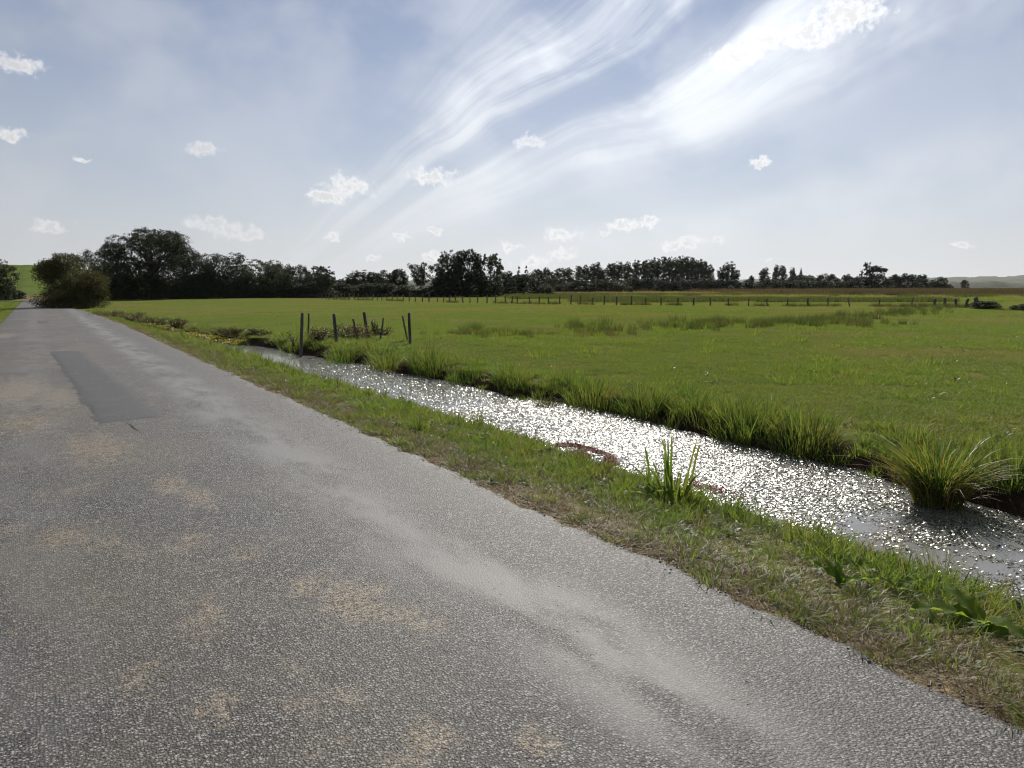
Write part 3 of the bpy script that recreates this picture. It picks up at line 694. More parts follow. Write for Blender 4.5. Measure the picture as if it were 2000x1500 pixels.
for k, (v, u, n, h, lab) in enumerate([(4.62, 4.15, 9, .24, 'small fan of stiff blades on the near bank right of the tall sedge'),
        (4.75, 8.6, 14, .26, 'thin dark blades on the near bank left of the red water fern'), (4.8, 10.9, 16, .32, 'loose spray of tall blades on the near bank opposite the reeds'),
        (4.72, 14.6, 12, .34, 'two crossed dark stalks on the near bank below the loose posts'), (4.7, 19.5, 14, .32, 'thin spray of blades on the near bank beside the open mirror of water'),
        (4.55, 31.5, 14, .5, 'dark leafy stalks rising from the verge at the narrow end of the ditch')]):
    clump('blade_tuft', v, u, lab, 'grass tuft', n, .07, h * .6, h, .012, G_REED, 360 + k, (.05, .5), group='tufts along the near bank')

# docks: each broad leaf is a piece
def dock_leaf(L, W, curl, seed):
    rng = np.random.default_rng(seed); nx, ny = 12, 7; V = []
    for i in range(nx):
        t = i / (nx - 1); w = W * .6 * (math.sin(min(1, t * 1.25 + .12) * math.pi * .80) ** .8 if t < .98 else .04) * (1 - .25 * t)
        xx = L * t; zz = L * (.40 * t - curl * t * t)
        for j in range(ny):
            s = (j / (ny - 1)) * 2 - 1; V.append((xx, s * w, zz + .30 * abs(s) * w - (.10 * w if j == ny // 2 else 0) + .045 * L * math.sin(t * 19 + s * 2 + seed) * abs(s) ** 2))
    i = np.arange(nx * ny).reshape(nx, ny)
    return mesh('leaf', V, np.stack([i[:-1, :-1], i[1:, :-1], i[1:, 1:], i[:-1, 1:]], -1).reshape(-1, 4), smooth=True)
def dock(v, u, leaves, label, seed):
    x, y = xy_of(v, u); t = thing('dock_plant', label, 'plant', (x, y, float(land(v, u))), 0)
    for k, (az, L, W, curl, pitch) in enumerate(leaves):
        o = obj('leaf', dock_leaf(L, W, curl, seed + k), G_DOCK, t, (0, 0, .03)); o.rotation_euler = (0, R(-pitch), R(az))
dock(4.28, 4.78, [(-8, .30, .10, .42, 8), (172, .20, .10, .45, 5), (60, .16, .08, .4, 25)], 'broad bright green dock leaf pair at the foot of the tall sedge', 400)
dock(3.98, 1.92, [(165, .34, .13, .40, 6), (200, .26, .12, .6, 0), (110, .26, .11, .35, 20), (-100, .26, .13, .7, 0), (-140, .22, .11, .6, 5), (-60, .22, .11, .6, 10)], 'large dock with crinkled leaves at the right edge of the verge', 420)
dock(4.05, 2.42, [(20, .18, .07, .4, 10), (150, .12, .06, .4, 20), (-60, .14, .06, .5, 10)], 'small dark dock near the water in the right of the verge', 440)
dock(3.72, 2.55, [(110, .20, .055, .3, 25), (140, .22, .05, .25, 20), (-30, .20, .05, .3, 15), (80, .15, .05, .3, 30), (10, .16, .05, .4, 10)], 'narrow leaved dock in the middle of the right verge', 460)
dock(4.3, 7.7, [(150, .20, .07, .45, 10), (20, .16, .06, .4, 15), (-70, .14, .06, .4, 15)], 'small dock with one flat leaf on the near bank left of the tall sedge', 480)
dock(4.5, 10.2, [(90, .2, .09, .3, 30), (-20, .18, .08, .4, 20), (200, .18, .08, .4, 20)], 'leafy dock on the near bank beside the spray of tall blades', 500)

# ------------------------------------------------------------------ loose posts by the ditch
def post_mesh(name, w, h, seed, sides=9):
    rng = np.random.default_rng(seed); ks = np.linspace(0, 1, 8); V = []; ph = rng.uniform(0, 6.28)
    prof = rng.uniform(.86, 1.12, sides)
    for t in ks:
        for j in range(sides):
            a = 2 * math.pi * j / sides; r = w / 2 * prof[j] * (1.06 - .12 * t) * (1 + .05 * math.sin(9 * t + j * 2.1))
            z = h * t - (.35 if t == 0 else 0) + (rng.uniform(-.018, .012) if t == 1 else 0)
            V.append((r * math.cos(a) + .012 * math.sin(4 * t + ph), r * math.sin(a), z))
    n = len(ks); V.append((0, 0, h + .006)); q = []
    for k in range(n - 1):
        for j in range(sides): q.append((k * sides + j, k * sides + (j + 1) % sides, (k + 1) * sides + (j + 1) % sides, (k + 1) * sides + j))
    t = [((n - 1) * sides + j, (n - 1) * sides + (j + 1) % sides, n * sides) for j in range(sides)]
    return mesh(name, V, q, t)
def post(bx, by, tx, ty, wpx, label, seed, fwd=0.0):
    X, Y = gpt(bx, by, -.12); d = ray(tx, ty); T = np.array([d[0] / d[1] * Y, Y, EYE + d[2] / d[1] * Y])
    L = Vector((T[0] - X, fwd, T[2] + .12)); me = post_mesh('fence_post', wpx / FPX * Y, L.length, seed)
    o = obj('fence_post', me, WOOD, loc=(X, Y, -.12)); o.rotation_euler = L.to_track_quat('Z', 'Y').to_euler()
    return tag(o, label, 'post', 'loose posts by the ditch')
post(588, 680, 591, 611, 6.4, 'thick weathered post at the left end of the loose posts, nearest the water', 600)
post(602, 656, 603, 612, 3.4, 'thin straight post close behind the leftmost thick post', 601)
post(658, 674, 652, 613, 6.6, 'thick post tilting left, second thick one from the left', 602)
post(699, 668, 689.5, 623, 4.4, 'short thin post tilting left among the brambles', 603)
post(718, 658, 711, 609.5, 5.8, 'tall thick post tilting left behind the brambles', 604)
post(742, 668, 749, 621, 3.4, 'slim post tilting right beside the tall thistle', 605)
post(797, 670, 786, 617, 3.4, 'slim post leaning against the rightmost thick post', 606)
post(801, 676, 799, 611, 6.6, 'thick upright post at the right end of the loose posts', 607)

# ------------------------------------------------------------------ brambles and stalks among the posts
def leafy(name, P, size, rng, flat=.5):
    """leaf-sized quads at the points P, each turned its own way"""
    n = len(P); N = rng.normal(0, 1, (n, 3)); N[:, 2] = N[:, 2] * (1 + flat); N /= np.linalg.norm(N, axis=1)[:, None]
    A = np.cross(N, rng.normal(0, 1, (n, 3))); A /= np.linalg.norm(A, axis=1)[:, None]; Bv = np.cross(N, A)
    s = size * rng.uniform(.6, 1.3, n)[:, None]
    V = np.stack([P - A * s * .55, P + Bv * s * .34, P + A * s * .6, P - Bv * s * .34], 1).reshape(-1, 3)
    return V, np.arange(n)[:, None] * 4 + np.arange(4)
def tube(path, r0, r1, sides=5):
    path = np.asarray(path, float); n = len(path); V = []
    for k in range(n):
        t = path[min(k + 1, n - 1)] - path[max(k - 1, 0)]; t = t / (np.linalg.norm(t) + 1e-9)
        a = np.cross(t, [.3, .9, .1]); a /= np.linalg.norm(a) + 1e-9; b = np.cross(t, a); r = r0 + (r1 - r0) * k / (n - 1)
        for j in range(sides): th = 6.2832 * j / sides; V.append(path[k] + r * (a * math.cos(th) + b * math.sin(th)))
    q = [(k * sides + j, k * sides + (j + 1) % sides, (k + 1) * sides + (j + 1) % sides, (k + 1) * sides + j) for k in range(n - 1) for j in range(sides)]
    return np.array(V), np.array(q)
def joinq(parts):
    Vs, Q, k = [], [], 0
    for V, q in parts: Vs.append(V); Q.append(np.asarray(q) + k); k += len(V)
    return np.concatenate(Vs), np.concatenate(Q)
L_BRAM = leafmat('bramble_leaf', (.045, .065, .020), (.11, .095, .04), (.15, .085, .04), 1.5, .5, .32)
def bush(name, X, Y, w, d, h, n, size, mat, label, cat, seed, stalks=14, group=None, z=-.12, up=.0):
    rng = np.random.default_rng(seed); t = thing(name, label, cat, (X, Y, z), 0, group); st = []; P = []
    for k in range(stalks):
        a = rng.uniform(0, 6.283); r = math.sqrt(rng.uniform()); tip = np.array([w / 2 * r * math.cos(a), d / 2 * r * math.sin(a), h * rng.uniform(.5, 1.0) * (1 - .4 * r * r)])
        base = np.array([tip[0] * .35, tip[1] * .35, -.03]) if stalks > 5 else np.array([0, 0, -.03]); mid = (base + tip) / 2 + np.array([0, 0, h * .12]) + rng.normal(0, .03, 3) * w
        pth = np.array([base * (1 - s) ** 2 + 2 * mid * s * (1 - s) + tip * s * s for s in np.linspace(0, 1, 5)]); st.append(tube(pth, .012, .004, 4))
        m = n // stalks; s = rng.uniform(.15, 1, m) ** .8
        P.append(np.array([base * (1 - q) ** 2 + 2 * mid * q * (1 - q) + tip * q * q for q in s]) + rng.normal(0, 1, (m, 3)) * np.array([w, d, h]) * .07)
    P = np.concatenate(P); P[:, 2] = np.maximum(P[:, 2], .01)
    obj('foliage', mesh('foliage', *leafy('foliage', P, size, rng)), mat, t); obj('stems', mesh('stems', *joinq(st)), BARK, t)['kind'] = 'stuff'
    return t
for k, (px, py, w, d, h, n, lab) in enumerate([(620, 672, 1.0, 1.2, .55, 1600, 'brown bramble between the leftmost thick post and the next thick one'),
    (700, 664, 1.5, 1.5, .60, 2600, 'dense dark bramble around the short thin tilting post'), (745, 658, .9, .9, .40, 900, 'low bramble at the foot of the tall thistle'),
    (655, 664, 1.0, 1.0, .55, 1200, 'bramble with pale tips behind the second thick post')]):
    X, Y = gpt(px, py, -.12); bush('bramble', X, Y, w, d, h, n, .045, L_BRAM, lab, 'bramble', 620 + k, group='brambles among the posts')
X, Y = gpt(733, 660, -.12); bush('thistle', X, Y, .30, .25, .72, 420, .05, L_BRAM, 'tall leafy thistle standing between two loose posts', 'thistle', 640, 5)
X, Y = gpt(573, 675, -.12); bush('thistle', X, Y, .35, .2, .55, 60, .06, L_BRAM, 'sparse drooping stalk just left of the leftmost thick post', 'thistle', 641, 4)
for k, (px, py, w, h, lab) in enumerate([(348, 640, .9, .45, 'dark rounded weed clump at the narrow end of the ditch'), (455, 652, 1.0, .35, 'dark weed clump on the far bank before the open mirror of water'), (505, 657, .9, .3, 'low weed clump on the far bank left of the loose posts'),
      (215, 618, 2.0, .45, 'brown weeds on the far bank nearest the roadside bush'), (262, 623, 1.6, .4, 'brown weeds on the far bank, second patch from the roadside bush'), (300, 630, 1.5, .35, 'brown weeds on the far bank, third patch from the roadside bush')]):
    X, Y = gpt(px, py, -.12); bush('bank_weed', X, Y, w, w * 1.2, h, 1300, .05, L_BRAM, lab, 'weeds', 650 + k, 18, 'weeds on the far bank')

# ------------------------------------------------------------------ rushes in the meadow, the far fence
S_R = [source('rush_tuft', tuft_mesh('rush_tuft', 60, .22, .25, .55, .012, 700 + k, (.05, .5), 2), G_RUSH) for k in range(2)] + \
      [source('low_tuft', tuft_mesh('low_tuft', 60, .3, .12, .3, .014, 703, (.2, .8), 2), G_LUSH), source('dead_rush', tuft_mesh('dead_rush', 50, .25, .2, .45, .012, 704, (.1, .7), 2), G_BROWN)]
def build_rushes():
    rng = np.random.default_rng(71); P = []; I = []; S = []
    line = [gpt(*p) for p in [(840, 652), (960, 655), (1090, 650), (1200, 644), (1330, 637), (1420, 634), (1500, 638), (1590, 634), (1660, 618), (1760, 612), (1840, 606), (1930, 606)]]
    dens = [.6, 1.3, 1.6, 1.1, 1.2, 1.2, 1.0, 1.3, 1.0, .7, .9, .9]
    for k in range(len(line) - 1):
        (x0, y0), (x1, y1) = line[k], line[k + 1]; L = math.hypot(x1 - x0, y1 - y0)
        for c in range(max(2, int(L * 1.5 * (dens[k] + dens[k + 1]) / 2))):
            t = rng.uniform(); cx, cy = x0 + (x1 - x0) * t + rng.normal(0, .4), y0 + (y1 - y0) * t + rng.normal(0, 1.3 + .025 * y0)
            sz = rng.uniform(.25, .9); kind = rng.choice([0, 1, 2, 3], p=[.34, .28, .24, .14]); big = rng.uniform(.45, 1.15)
            for j in range(int(rng.uniform(4, 14))):
                P.append((cx + rng.normal(0, sz), cy + rng.normal(0, sz))); I.append(kind if rng.uniform() < .7 else 2); S.append(big * rng.uniform(.7, 1.15))
    for cx, cy, w, d, n in ((1400, 637, 2.2, 1.0, 60), (1580, 634, 2.6, 1.6, 110), (1480, 636, 2.2, 1.2, 60), (1200, 610, 20, 12, 60), (1500, 660, 10, 7, 50), (900, 640, 8, 6, 24), (1750, 660, 8, 5, 40), (1300, 700, 5, 4, 30)):
        x, y = gpt(cx, cy)
        for j in range(n): P.append((x + rng.normal(0, w), y + rng.normal(0, d))); I.append(rng.choice([0, 1, 2, 2] if w < 4 else [2])); S.append(rng.uniform(.5, 1.1))
    P = np.array(P); I = np.array(I); S = np.array(S); u, v = uv_of(P[:, 0], P[:, 1]); k = v > wl_far(u) + 1.0; u, v, I, S = u[k], v[k], I[k], S[k]
    scatter('meadow_rushes', S_R, np.column_stack([v, u, land(v, u)]), rng.uniform(0, 6.283, len(u)), S, I, 'straggling band of dark rushes crossing the middle of the meadow', 'rushes')
    # weeds under the fence, rough strips beyond it and the brown reed bed
    P, I, S = [], [], []
    for j in range(1500):
        px = rng.uniform(620, 1930); py = np.interp(px, FENCE_X, FENCE_Y) + rng.normal(0, .35)
        if vnoise(px * .035, 3, 73) < .46 and px < 1760: continue
        x, y = gpt(px, py); P.append((x, y)); I.append(rng.choice([0, 1, 2, 3], p=[.35, .25, .2, .2])); S.append(rng.uniform(.35, .9) * (1.3 if px > 1780 else 1))
    P = np.array(P); u, v = uv_of(P[:, 0], P[:, 1])
    scatter('fence_weeds', S_R, np.column_stack([v, u, land(v, u)]), rng.uniform(0, 6.283, len(u)), S, I, 'dark weeds growing along the foot of the far wire fence', 'weeds')
FENCE_X = [560, 620, 720, 800, 900, 1050, 1200, 1400, 1600, 1780, 1930]
FENCE_Y = [582.5, 584.5, 587, 589.5, 592, 594, 596.5, 597.5, 598, 600, 602]
build_rushes()
def far_fence():
    xs = [621, 629, 636, 643, 650, 658, 666, 673, 682, 692, 700, 709, 717, 728, 737, 746, 756, 766, 776, 788, 799, 811, 825, 838, 854, 866, 878, 890, 904, 918, 933, 951, 968, 987, 999, 1011, 1035, 1053, 1071, 1093, 1115, 1133, 1157, 1180, 1204, 1233, 1261, 1291, 1324, 1354, 1387, 1422, 1462, 1498, 1538, 1578, 1617, 1660, 1717, 1779, 1824, 1845, 1866, 1886, 1907]
    base = {}; X0, Y0 = gpt(1204, 597)
    t = thing('wire_fence', 'long line of thin fence posts strung with wire across the far side of the meadow', 'fence', (X0, Y0, -.1))
    rng = np.random.default_rng(80); mes = [post_mesh('post', .12, .80, 810 + k, 7) for k in range(4)]; tops = []
    for px in xs:
        X, Y = gpt(px, float(np.interp(px, FENCE_X, FENCE_Y))); u, v = uv_of(X, Y); z = float(land(v, u))
        o = obj('post', mes[rng.integers(0, 4)], WOOD, t, (X - X0, Y - Y0, z + .1)); s = rng.uniform(.8, 1.12); w = rng.uniform(.85, 1.3)
        o.rotation_euler = (rng.normal(0, .05), rng.normal(0, .07), rng.uniform(0, 6))
        if px == 1660: o.rotation_euler = (0, -.28, 0)
        if px == 1779: o.rotation_euler = (0, .22, 0)
        if px >= 1824: w, s = 1.9, rng.uniform(.85, 1.05)
        if px == 1907: w, s = 3.2, 1.1
        o.scale = (w, w, s); tops.append((X - X0, Y - Y0, z + .1 + .62 * s))
    st = []
    for dz in (0, -.26):
        st.append(tube(np.array(tops) + np.array([0, 0, dz]), .003, .003, 3))
    obj('wire', mesh('wire', *joinq(st)), simple('rusty_wire', (.10, .08, .07), (.2, .18, .16), 20), t)
    a, b = np.array(tops[-2]), np.array(tops[-1]); obj('rail', mesh('rail', *tube([a - [0, 0, .45], b - [0, 0, .1]], .06, .05, 6)), WOOD, t)
far_fence()

# ------------------------------------------------------------------ trees
def lobes_round(W, H, rng, k=11, zc=.60, zr=.40, lob=.42):
    L = [(np.array([0, 0, zc * H]), np.array([W * .36, W * .36, zr * H * .8]))]
    for j in range(k):
        a = j * 2.4 + rng.uniform(-.5, .5); e = rng.uniform(-.75, 1.0)
        dr = np.array([math.cos(a) * math.sqrt(1 - e * e * .95), math.sin(a) * math.sqrt(1 - e * e * .95), e])
        R_ = np.array([W / 2, W / 2, zr * H]); s = lob * rng.uniform(.8, 1.2)
        L.append((np.array([0, 0, zc * H]) + dr * R_ * (1 - s * .92), R_ * s))
    return L
def crown_pts(L, n, rng, shell=.55, cl=.13, per=22, gap=.40):
    """leaf positions: sprays on the skin of each lobe with gaps between, and a thinner fill inside"""
    wt = np.array([r[0] * r[1] + r[0] * r[2] for _, r in L]); wt /= wt.sum(); nc = max(8, n // per); C = []; S = []
    while len(C) < nc:
        j = rng.choice(len(L), p=wt); c, r = L[j]; d = rng.normal(0, 1, 3); d /= np.linalg.norm(d); p = c + d * r * (shell + (1.0 - shell) * rng.uniform() ** .35)
        if vnoise(p[0] * 1.3 / r[0] + 7, (p[1] * .7 + p[2]) * 1.3 / r[2], 41) < gap * rng.uniform(.5, 1.0): continue
        C.append(p); S.append(r * cl + .03)
    C = np.array(C); S = np.array(S); k = rng.integers(0, nc, n)
    P = C[k] + np.clip(rng.normal(0, 1, (n, 3)), -1.5, 1.5) * S[k] * np.array([1, 1, .75])
    return P, C
def trunk_mesh(H, r, top, C, rng, limbs=14, sway=.04):
    pth = [np.array([sway * H * math.sin(3 * t) * rng.uniform(.5, 1), sway * H * math.sin(2 * t + 1), H * top * t - (.15 if t == 0 else 0)]) for t in np.linspace(0, 1, 6)]
    parts = [tube(pth, r, r * .45, 7)]
    for c in C[rng.choice(len(C), min(limbs, len(C)), replace=False)]:
        s = rng.uniform(.35, .95); k = s * 5; i = int(k); b = pth[i] + (pth[min(i + 1, 5)] - pth[i]) * (k - i)
        if c[2] < b[2] * .7: continue
        m = (b + c) / 2 + np.array([0, 0, -.06 * H * rng.uniform()]); parts.append(tube([b * (1 - q) ** 2 + 2 * m * q * (1 - q) + c * q * q for q in np.linspace(0, 1, 5)], r * .42, r * .08, 5))
    return mesh('trunk', *joinq(parts))
def tree_meshes(kind, W, H, n, leaf, seed):
    rng = np.random.default_rng(seed); limbs = 14; top = .62; tr = .022 * H + .05
    if kind == 'oak': L = lobes_round(W, H, rng, 34, .57, .45, .28); P, C = crown_pts(L, n, rng, .45, .12, 26, .30); limbs = 24; tr = .045 * H
    elif kind == 'round': L = lobes_round(W, H, rng, 20, .54, .48, .31) + [(np.array([W * .25 * math.cos(j), W * .25 * math.sin(j), H * .16]), np.array([W * .2, W * .2, H * .16])) for j in range(0, 6)]; P, C = crown_pts(L, n, rng, .45, .13, 20, .18)
    elif kind == 'bush': L = lobes_round(W, H, rng, 20, .48, .52, .33) + [(np.array([W * .3 * math.cos(j), W * .3 * math.sin(j), H * .14]), np.array([W * .22, W * .22, H * .16])) for j in range(0, 6)]; P, C = crown_pts(L, n, rng, .4, .14, 20, .10); tr *= .7
    elif kind == 'sparse': L = lobes_round(W, H, rng, 18, .62, .40, .28); P, C = crown_pts(L, n, rng, .7, .14, 30, .55); limbs = 30; top = .75; tr *= .8
    elif kind == 'poplar':
        L = [(np.array([rng.normal(0, W * .07), rng.normal(0, W * .07), z * H]), np.array([w, w, H * .10])) for z, w in [(t, W / 2 * (math.sin(math.pi * min(1, (t - .12) / .95)) ** .55) * rng.uniform(.8, 1.12)) for t in np.linspace(.22, .92, 11)]]
        P, C = crown_pts(L, n, rng, .5, .14, 18, .3); top = .92; limbs = 20; tr *= .7
    elif kind == 'fan':
        L = []
        for j in range(16):
            a = rng.uniform(0, 6.283); sp = rng.uniform(.1, 1); 
            for t in (.45, .65, .85): L.append((np.array([W / 2 * sp * t * math.cos(a), W / 2 * sp * t * math.sin(a), H * t * (1.08 - .14 * sp)]), np.array([W * .07, W * .07, H * .13])))
        P, C = crown_pts(L, n, rng, .3, .25, 22); top = .5; limbs = 26; tr *= .6
    elif kind == 'conifer':
        L = [(np.array([0, 0, t * H]), np.array([W / 2 * (1.08 - t), W / 2 * (1.08 - t), H * .06])) for t in np.linspace(.06, .99, 20)]
        P, C = crown_pts(L, n, rng, .3, .16, 14, .1); top = .85; tr *= .4; limbs = 0
    elif kind == 'umbrella':
        L = [(np.array([W * .25 * math.cos(j * 2.2), W * .25 * math.sin(j * 2.2), H * rng.uniform(.80, .92)]), np.array([W * .28, W * .28, H * .08])) for j in range(6)]
        P, C = crown_pts(L, n, rng, .6, .2, 26); top = .85; limbs = 16; tr *= .5
    # stretch the crown to the size asked for, its foot staying where it is
    zt = np.percentile(P[:, 2], 99.6); wr = (np.percentile(P[:, 0], 99.3) - np.percentile(P[:, 0], .7)) / W; wq = (np.percentile(P[:, 1], 99.3) - np.percentile(P[:, 1], .7)) / W
    f = np.array([1 / wr, 1 / wq, H / zt]); P = P * f; C = C * f
    P = P[P[:, 2] > .005 * H]
    return mesh('crown', *leafy('crown', P, leaf, rng, .3)), trunk_mesh(H, tr, top, C, rng, limbs), W, H
def place_tree(name, px, top, wpx, dist, ms, lmat, label, cat='tree', group=None, rz=None, lean=0.0):
    crown, trunk, W, H = ms; X = spot(px, dist); u, v = uv_of(X, dist); z = float(land(v, u)) - .05
    h = ztop(top, dist) - z; w = wpx / FPX * dist; d = math.hypot(X, dist) / dist
    rz = random.uniform(0, 6.28) if rz is None else rz
    t = thing(name, label, cat, (X, dist, z), rz, group); t.scale = (w / W, w / W, h / H)
    if len(crown.materials) == 0: crown.materials.append(lmat)
    c = obj('crown', crown, None, t); 
    c.material_slots[0].link = 'OBJECT'; c.material_slots[0].material = lmat
    obj('trunk', trunk, BARK, t)
    return t
random.seed(4)
own = lambda kind, W, H, n, leaf, seed: tree_meshes(kind, W, H, n, leaf, seed)
GH = 'trees of the hedge behind the meadow'
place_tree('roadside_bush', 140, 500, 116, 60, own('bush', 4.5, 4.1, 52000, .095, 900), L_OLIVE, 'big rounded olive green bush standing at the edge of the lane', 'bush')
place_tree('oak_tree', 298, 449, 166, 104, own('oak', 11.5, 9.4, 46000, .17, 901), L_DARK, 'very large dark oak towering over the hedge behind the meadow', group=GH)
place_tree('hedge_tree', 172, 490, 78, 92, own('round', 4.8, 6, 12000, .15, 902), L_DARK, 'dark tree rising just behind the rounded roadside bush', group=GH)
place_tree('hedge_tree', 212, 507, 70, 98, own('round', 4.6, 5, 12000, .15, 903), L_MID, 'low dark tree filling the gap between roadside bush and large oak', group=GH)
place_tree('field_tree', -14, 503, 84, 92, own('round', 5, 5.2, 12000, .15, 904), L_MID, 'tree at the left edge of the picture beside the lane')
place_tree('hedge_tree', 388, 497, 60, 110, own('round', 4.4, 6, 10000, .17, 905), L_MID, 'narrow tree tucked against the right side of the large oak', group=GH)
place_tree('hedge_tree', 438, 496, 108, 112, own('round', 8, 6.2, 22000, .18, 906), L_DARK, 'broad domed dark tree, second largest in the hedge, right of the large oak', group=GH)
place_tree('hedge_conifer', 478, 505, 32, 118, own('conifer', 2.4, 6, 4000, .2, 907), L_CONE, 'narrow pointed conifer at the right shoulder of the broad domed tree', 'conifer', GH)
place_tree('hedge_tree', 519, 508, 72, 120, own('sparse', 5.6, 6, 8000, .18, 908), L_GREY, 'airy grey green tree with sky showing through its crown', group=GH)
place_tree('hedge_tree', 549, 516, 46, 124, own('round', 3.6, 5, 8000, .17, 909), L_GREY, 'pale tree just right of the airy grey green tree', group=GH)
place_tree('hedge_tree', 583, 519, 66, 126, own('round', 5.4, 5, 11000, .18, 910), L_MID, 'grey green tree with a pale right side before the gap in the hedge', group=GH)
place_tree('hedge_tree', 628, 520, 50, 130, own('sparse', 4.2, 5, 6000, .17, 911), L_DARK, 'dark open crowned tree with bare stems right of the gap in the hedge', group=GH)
# copies of a few kinds for the trees farther off
VAR = {'round': [own('round', 6, 6, 10500, .24, 920 + k) for k in range(4)], 'bush': [own('bush', 5, 4, 10500, .20, 930 + k) for k in range(3)], 'poplar': [own('poplar', 3, 9, 6000, .24, 940 + k) for k in range(4)],
       'sparse': [own('sparse', 5, 6, 3000, .28, 950 + k) for k in range(2)], 'conifer': [own('conifer', 3, 7, 2200, .3, 960)], 'umbrella': [own('umbrella', 5, 7, 1800, .3, 970)], 'fan': [own('fan', 5, 6, 4200, .24, 980)], 'oak': [own('oak', 8, 8, 20000, .21, 990 + k) for k in range(2)]}
cnt = {}
def far(kind, px, top, w, dist, lmat, label, name=None, group=None, cat=None):
    k = cnt.get(kind, 0); cnt[kind] = k + 1; ms = VAR[kind][k % len(VAR[kind])]
    nm = name or {'bush': 'hedge_bush', 'poplar': 'poplar_tree', 'conifer': 'conifer_tree', 'umbrella': 'pine_tree'}.get(kind, 'far_tree')
    place_tree(nm, px, top, w, dist, ms, lmat, label, cat or ('bush' if kind == 'bush' else 'poplar' if kind == 'poplar' else 'tree'), group)
ORD = ['first', 'second', 'third', 'fourth', 'fifth', 'sixth', 'seventh', 'eighth', 'ninth', 'tenth', 'eleventh', 'twelfth', 'thirteenth', 'fourteenth', 'fifteenth', 'sixteenth', 'seventeenth', 'eighteenth', 'nineteenth', 'twentieth', 'twenty-first', 'twenty-second']
# dark skirt of bushes under the left hedge
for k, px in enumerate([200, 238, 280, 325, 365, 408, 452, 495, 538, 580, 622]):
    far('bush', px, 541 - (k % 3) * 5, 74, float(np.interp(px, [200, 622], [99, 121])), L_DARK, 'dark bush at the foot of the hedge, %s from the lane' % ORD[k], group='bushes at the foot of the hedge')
for k, (px, top) in enumerate([(655, 552), (690, 556), (728, 553), (766, 554), (803, 556), (842, 559)]):
    far('bush', px, top, 60, 128, L_MID, 'bush in the clipped low hedge left of the twin tree, %s from its left end' % ORD[k], group='bushes of the clipped low hedge')
for kind, px, top, w, lm, lab in [('round', 668, 546, 42, L_MID, 'small rounded tree behind the left end of the clipped low hedge'), ('oak', 703, 529, 62, L_DARK, 'broad dark tree with a ragged top above the clipped low hedge'),
        ('round', 735, 541, 40, L_POP, 'light green bushy tree in front of the broad dark tree'), ('round', 748, 529, 56, L_MID, 'tree with a jagged top right of the broad dark tree'),
        ('oak', 779, 526, 36, L_DARK, 'small dark tree with spiky spreading crown above the clipped hedge'), ('fan', 823, 514, 50, L_MID, 'fan shaped tree with upright branches left of the twin tree')]:
    far(kind, px, top, w, 150, lm, lab)
far('oak', 880, 492, 54, 128, L_DARK, 'left half of the tall dark twin tree in the middle of the hedge', group=GH)
far('oak', 914, 489, 60, 130, L_DARK, 'right half of the tall dark twin tree, highest tree of the middle', group=GH)
far('sparse', 958, 497, 48, 134, L_GREY, 'thin crowned tree showing sky, just right of the twin tree', group=GH)
far('round', 858, 530, 30, 132, L_MID, 'small tree at the left foot of the twin tree', group=GH)
far('round', 985, 531, 46, 140, L_DARK, 'dark tree below the right of the thin crowned tree', group=GH)
for k, px in enumerate([868, 897, 925, 955]): far('bush', px, 541, 52, 129, L_DARK, 'dark bush under the twin tree, %s from its left' % ORD[k], group='bushes under the twin tree')
far('conifer', 1013, 521, 22, 210, L_CONE, 'left of two small pointed conifers in the distant tree line'); far('conifer', 1028, 520, 20, 214, L_CONE, 'right of two small pointed conifers in the distant tree line')
for kind, px, top, w, d, lm, lab in [('round', 1005, 540, 40, 165, L_MID, 'low rounded tree below the two small conifers'), ('round', 1036, 533, 64, 165, L_DARK, 'dark spreading tree right of the two small conifers'),
        ('bush', 1062, 556, 40, 160, L_MID, 'sloping bush at the right foot of the dark spreading tree'), ('round', 1050, 527, 34, 215, L_DARK, 'tree top showing behind the dark spreading tree'),
        ('round', 1070, 524, 26, 225, L_MID, 'blunt tree top between the spreading tree and the light green one'), ('round', 1102, 524, 50, 205, L_POP, 'light green broad tree in the middle of the distant tree line'),
        ('bush', 1071, 554, 15, 185, L_GREY, 'small pale round willow before the distant trees'), ('bush', 1089, 557, 12, 185, L_GREY, 'tiny pale bush right of the small round willow'),
        ('round', 1085, 541, 40, 195, L_MID, 'grey green tree behind the small round willow'), ('bush', 1105, 552, 34, 185, L_MID, 'rounded bush at the foot of the light green broad tree'),
        ('bush', 1131, 548, 40, 187, L_DARK, 'dark rounded bush right of the light green broad tree'), ('bush', 1165, 546, 40, 190, L_MID, 'dark rounded bush below the short poplars'),
        ('bush', 1201, 544, 42, 190, L_POP, 'light topped rounded willow below the poplars'), ('bush', 1231, 561, 12, 186, L_GREY, 'tiny pale round bush before the dark wood')]:
    far(kind, px, top, w, d, lm, lab)
for k, (px, top, w) in enumerate([(1132, 520, 18), (1144, 518, 16), (1163, 513, 26), (1176, 524, 18), (1192, 515, 26), (1207, 512, 24), (1226, 512, 18), (1243, 509, 20), (1256, 510, 13)]):
    far('poplar', px, top, w, 235, L_POP, 'poplar left of the dense grove, %s of the scattered poplars' % ORD[k], group='scattered poplars left of the grove')
for k, (px, top, w) in enumerate([(1264, 508, 15), (1275, 504, 16), (1286, 506, 16), (1298, 502, 17), (1309, 503, 16), (1319, 504, 16), (1329, 501, 17), (1338, 502, 16), (1347, 503, 16), (1356, 505, 16), (1366, 507, 16), (1376, 511, 15), (1387, 517, 14)]):
    far('poplar', px, top, w, 240 + 2 * (k % 3), L_POP, 'poplar in the tall dense grove, %s from its left end' % ORD[k], group='poplars of the dense grove')
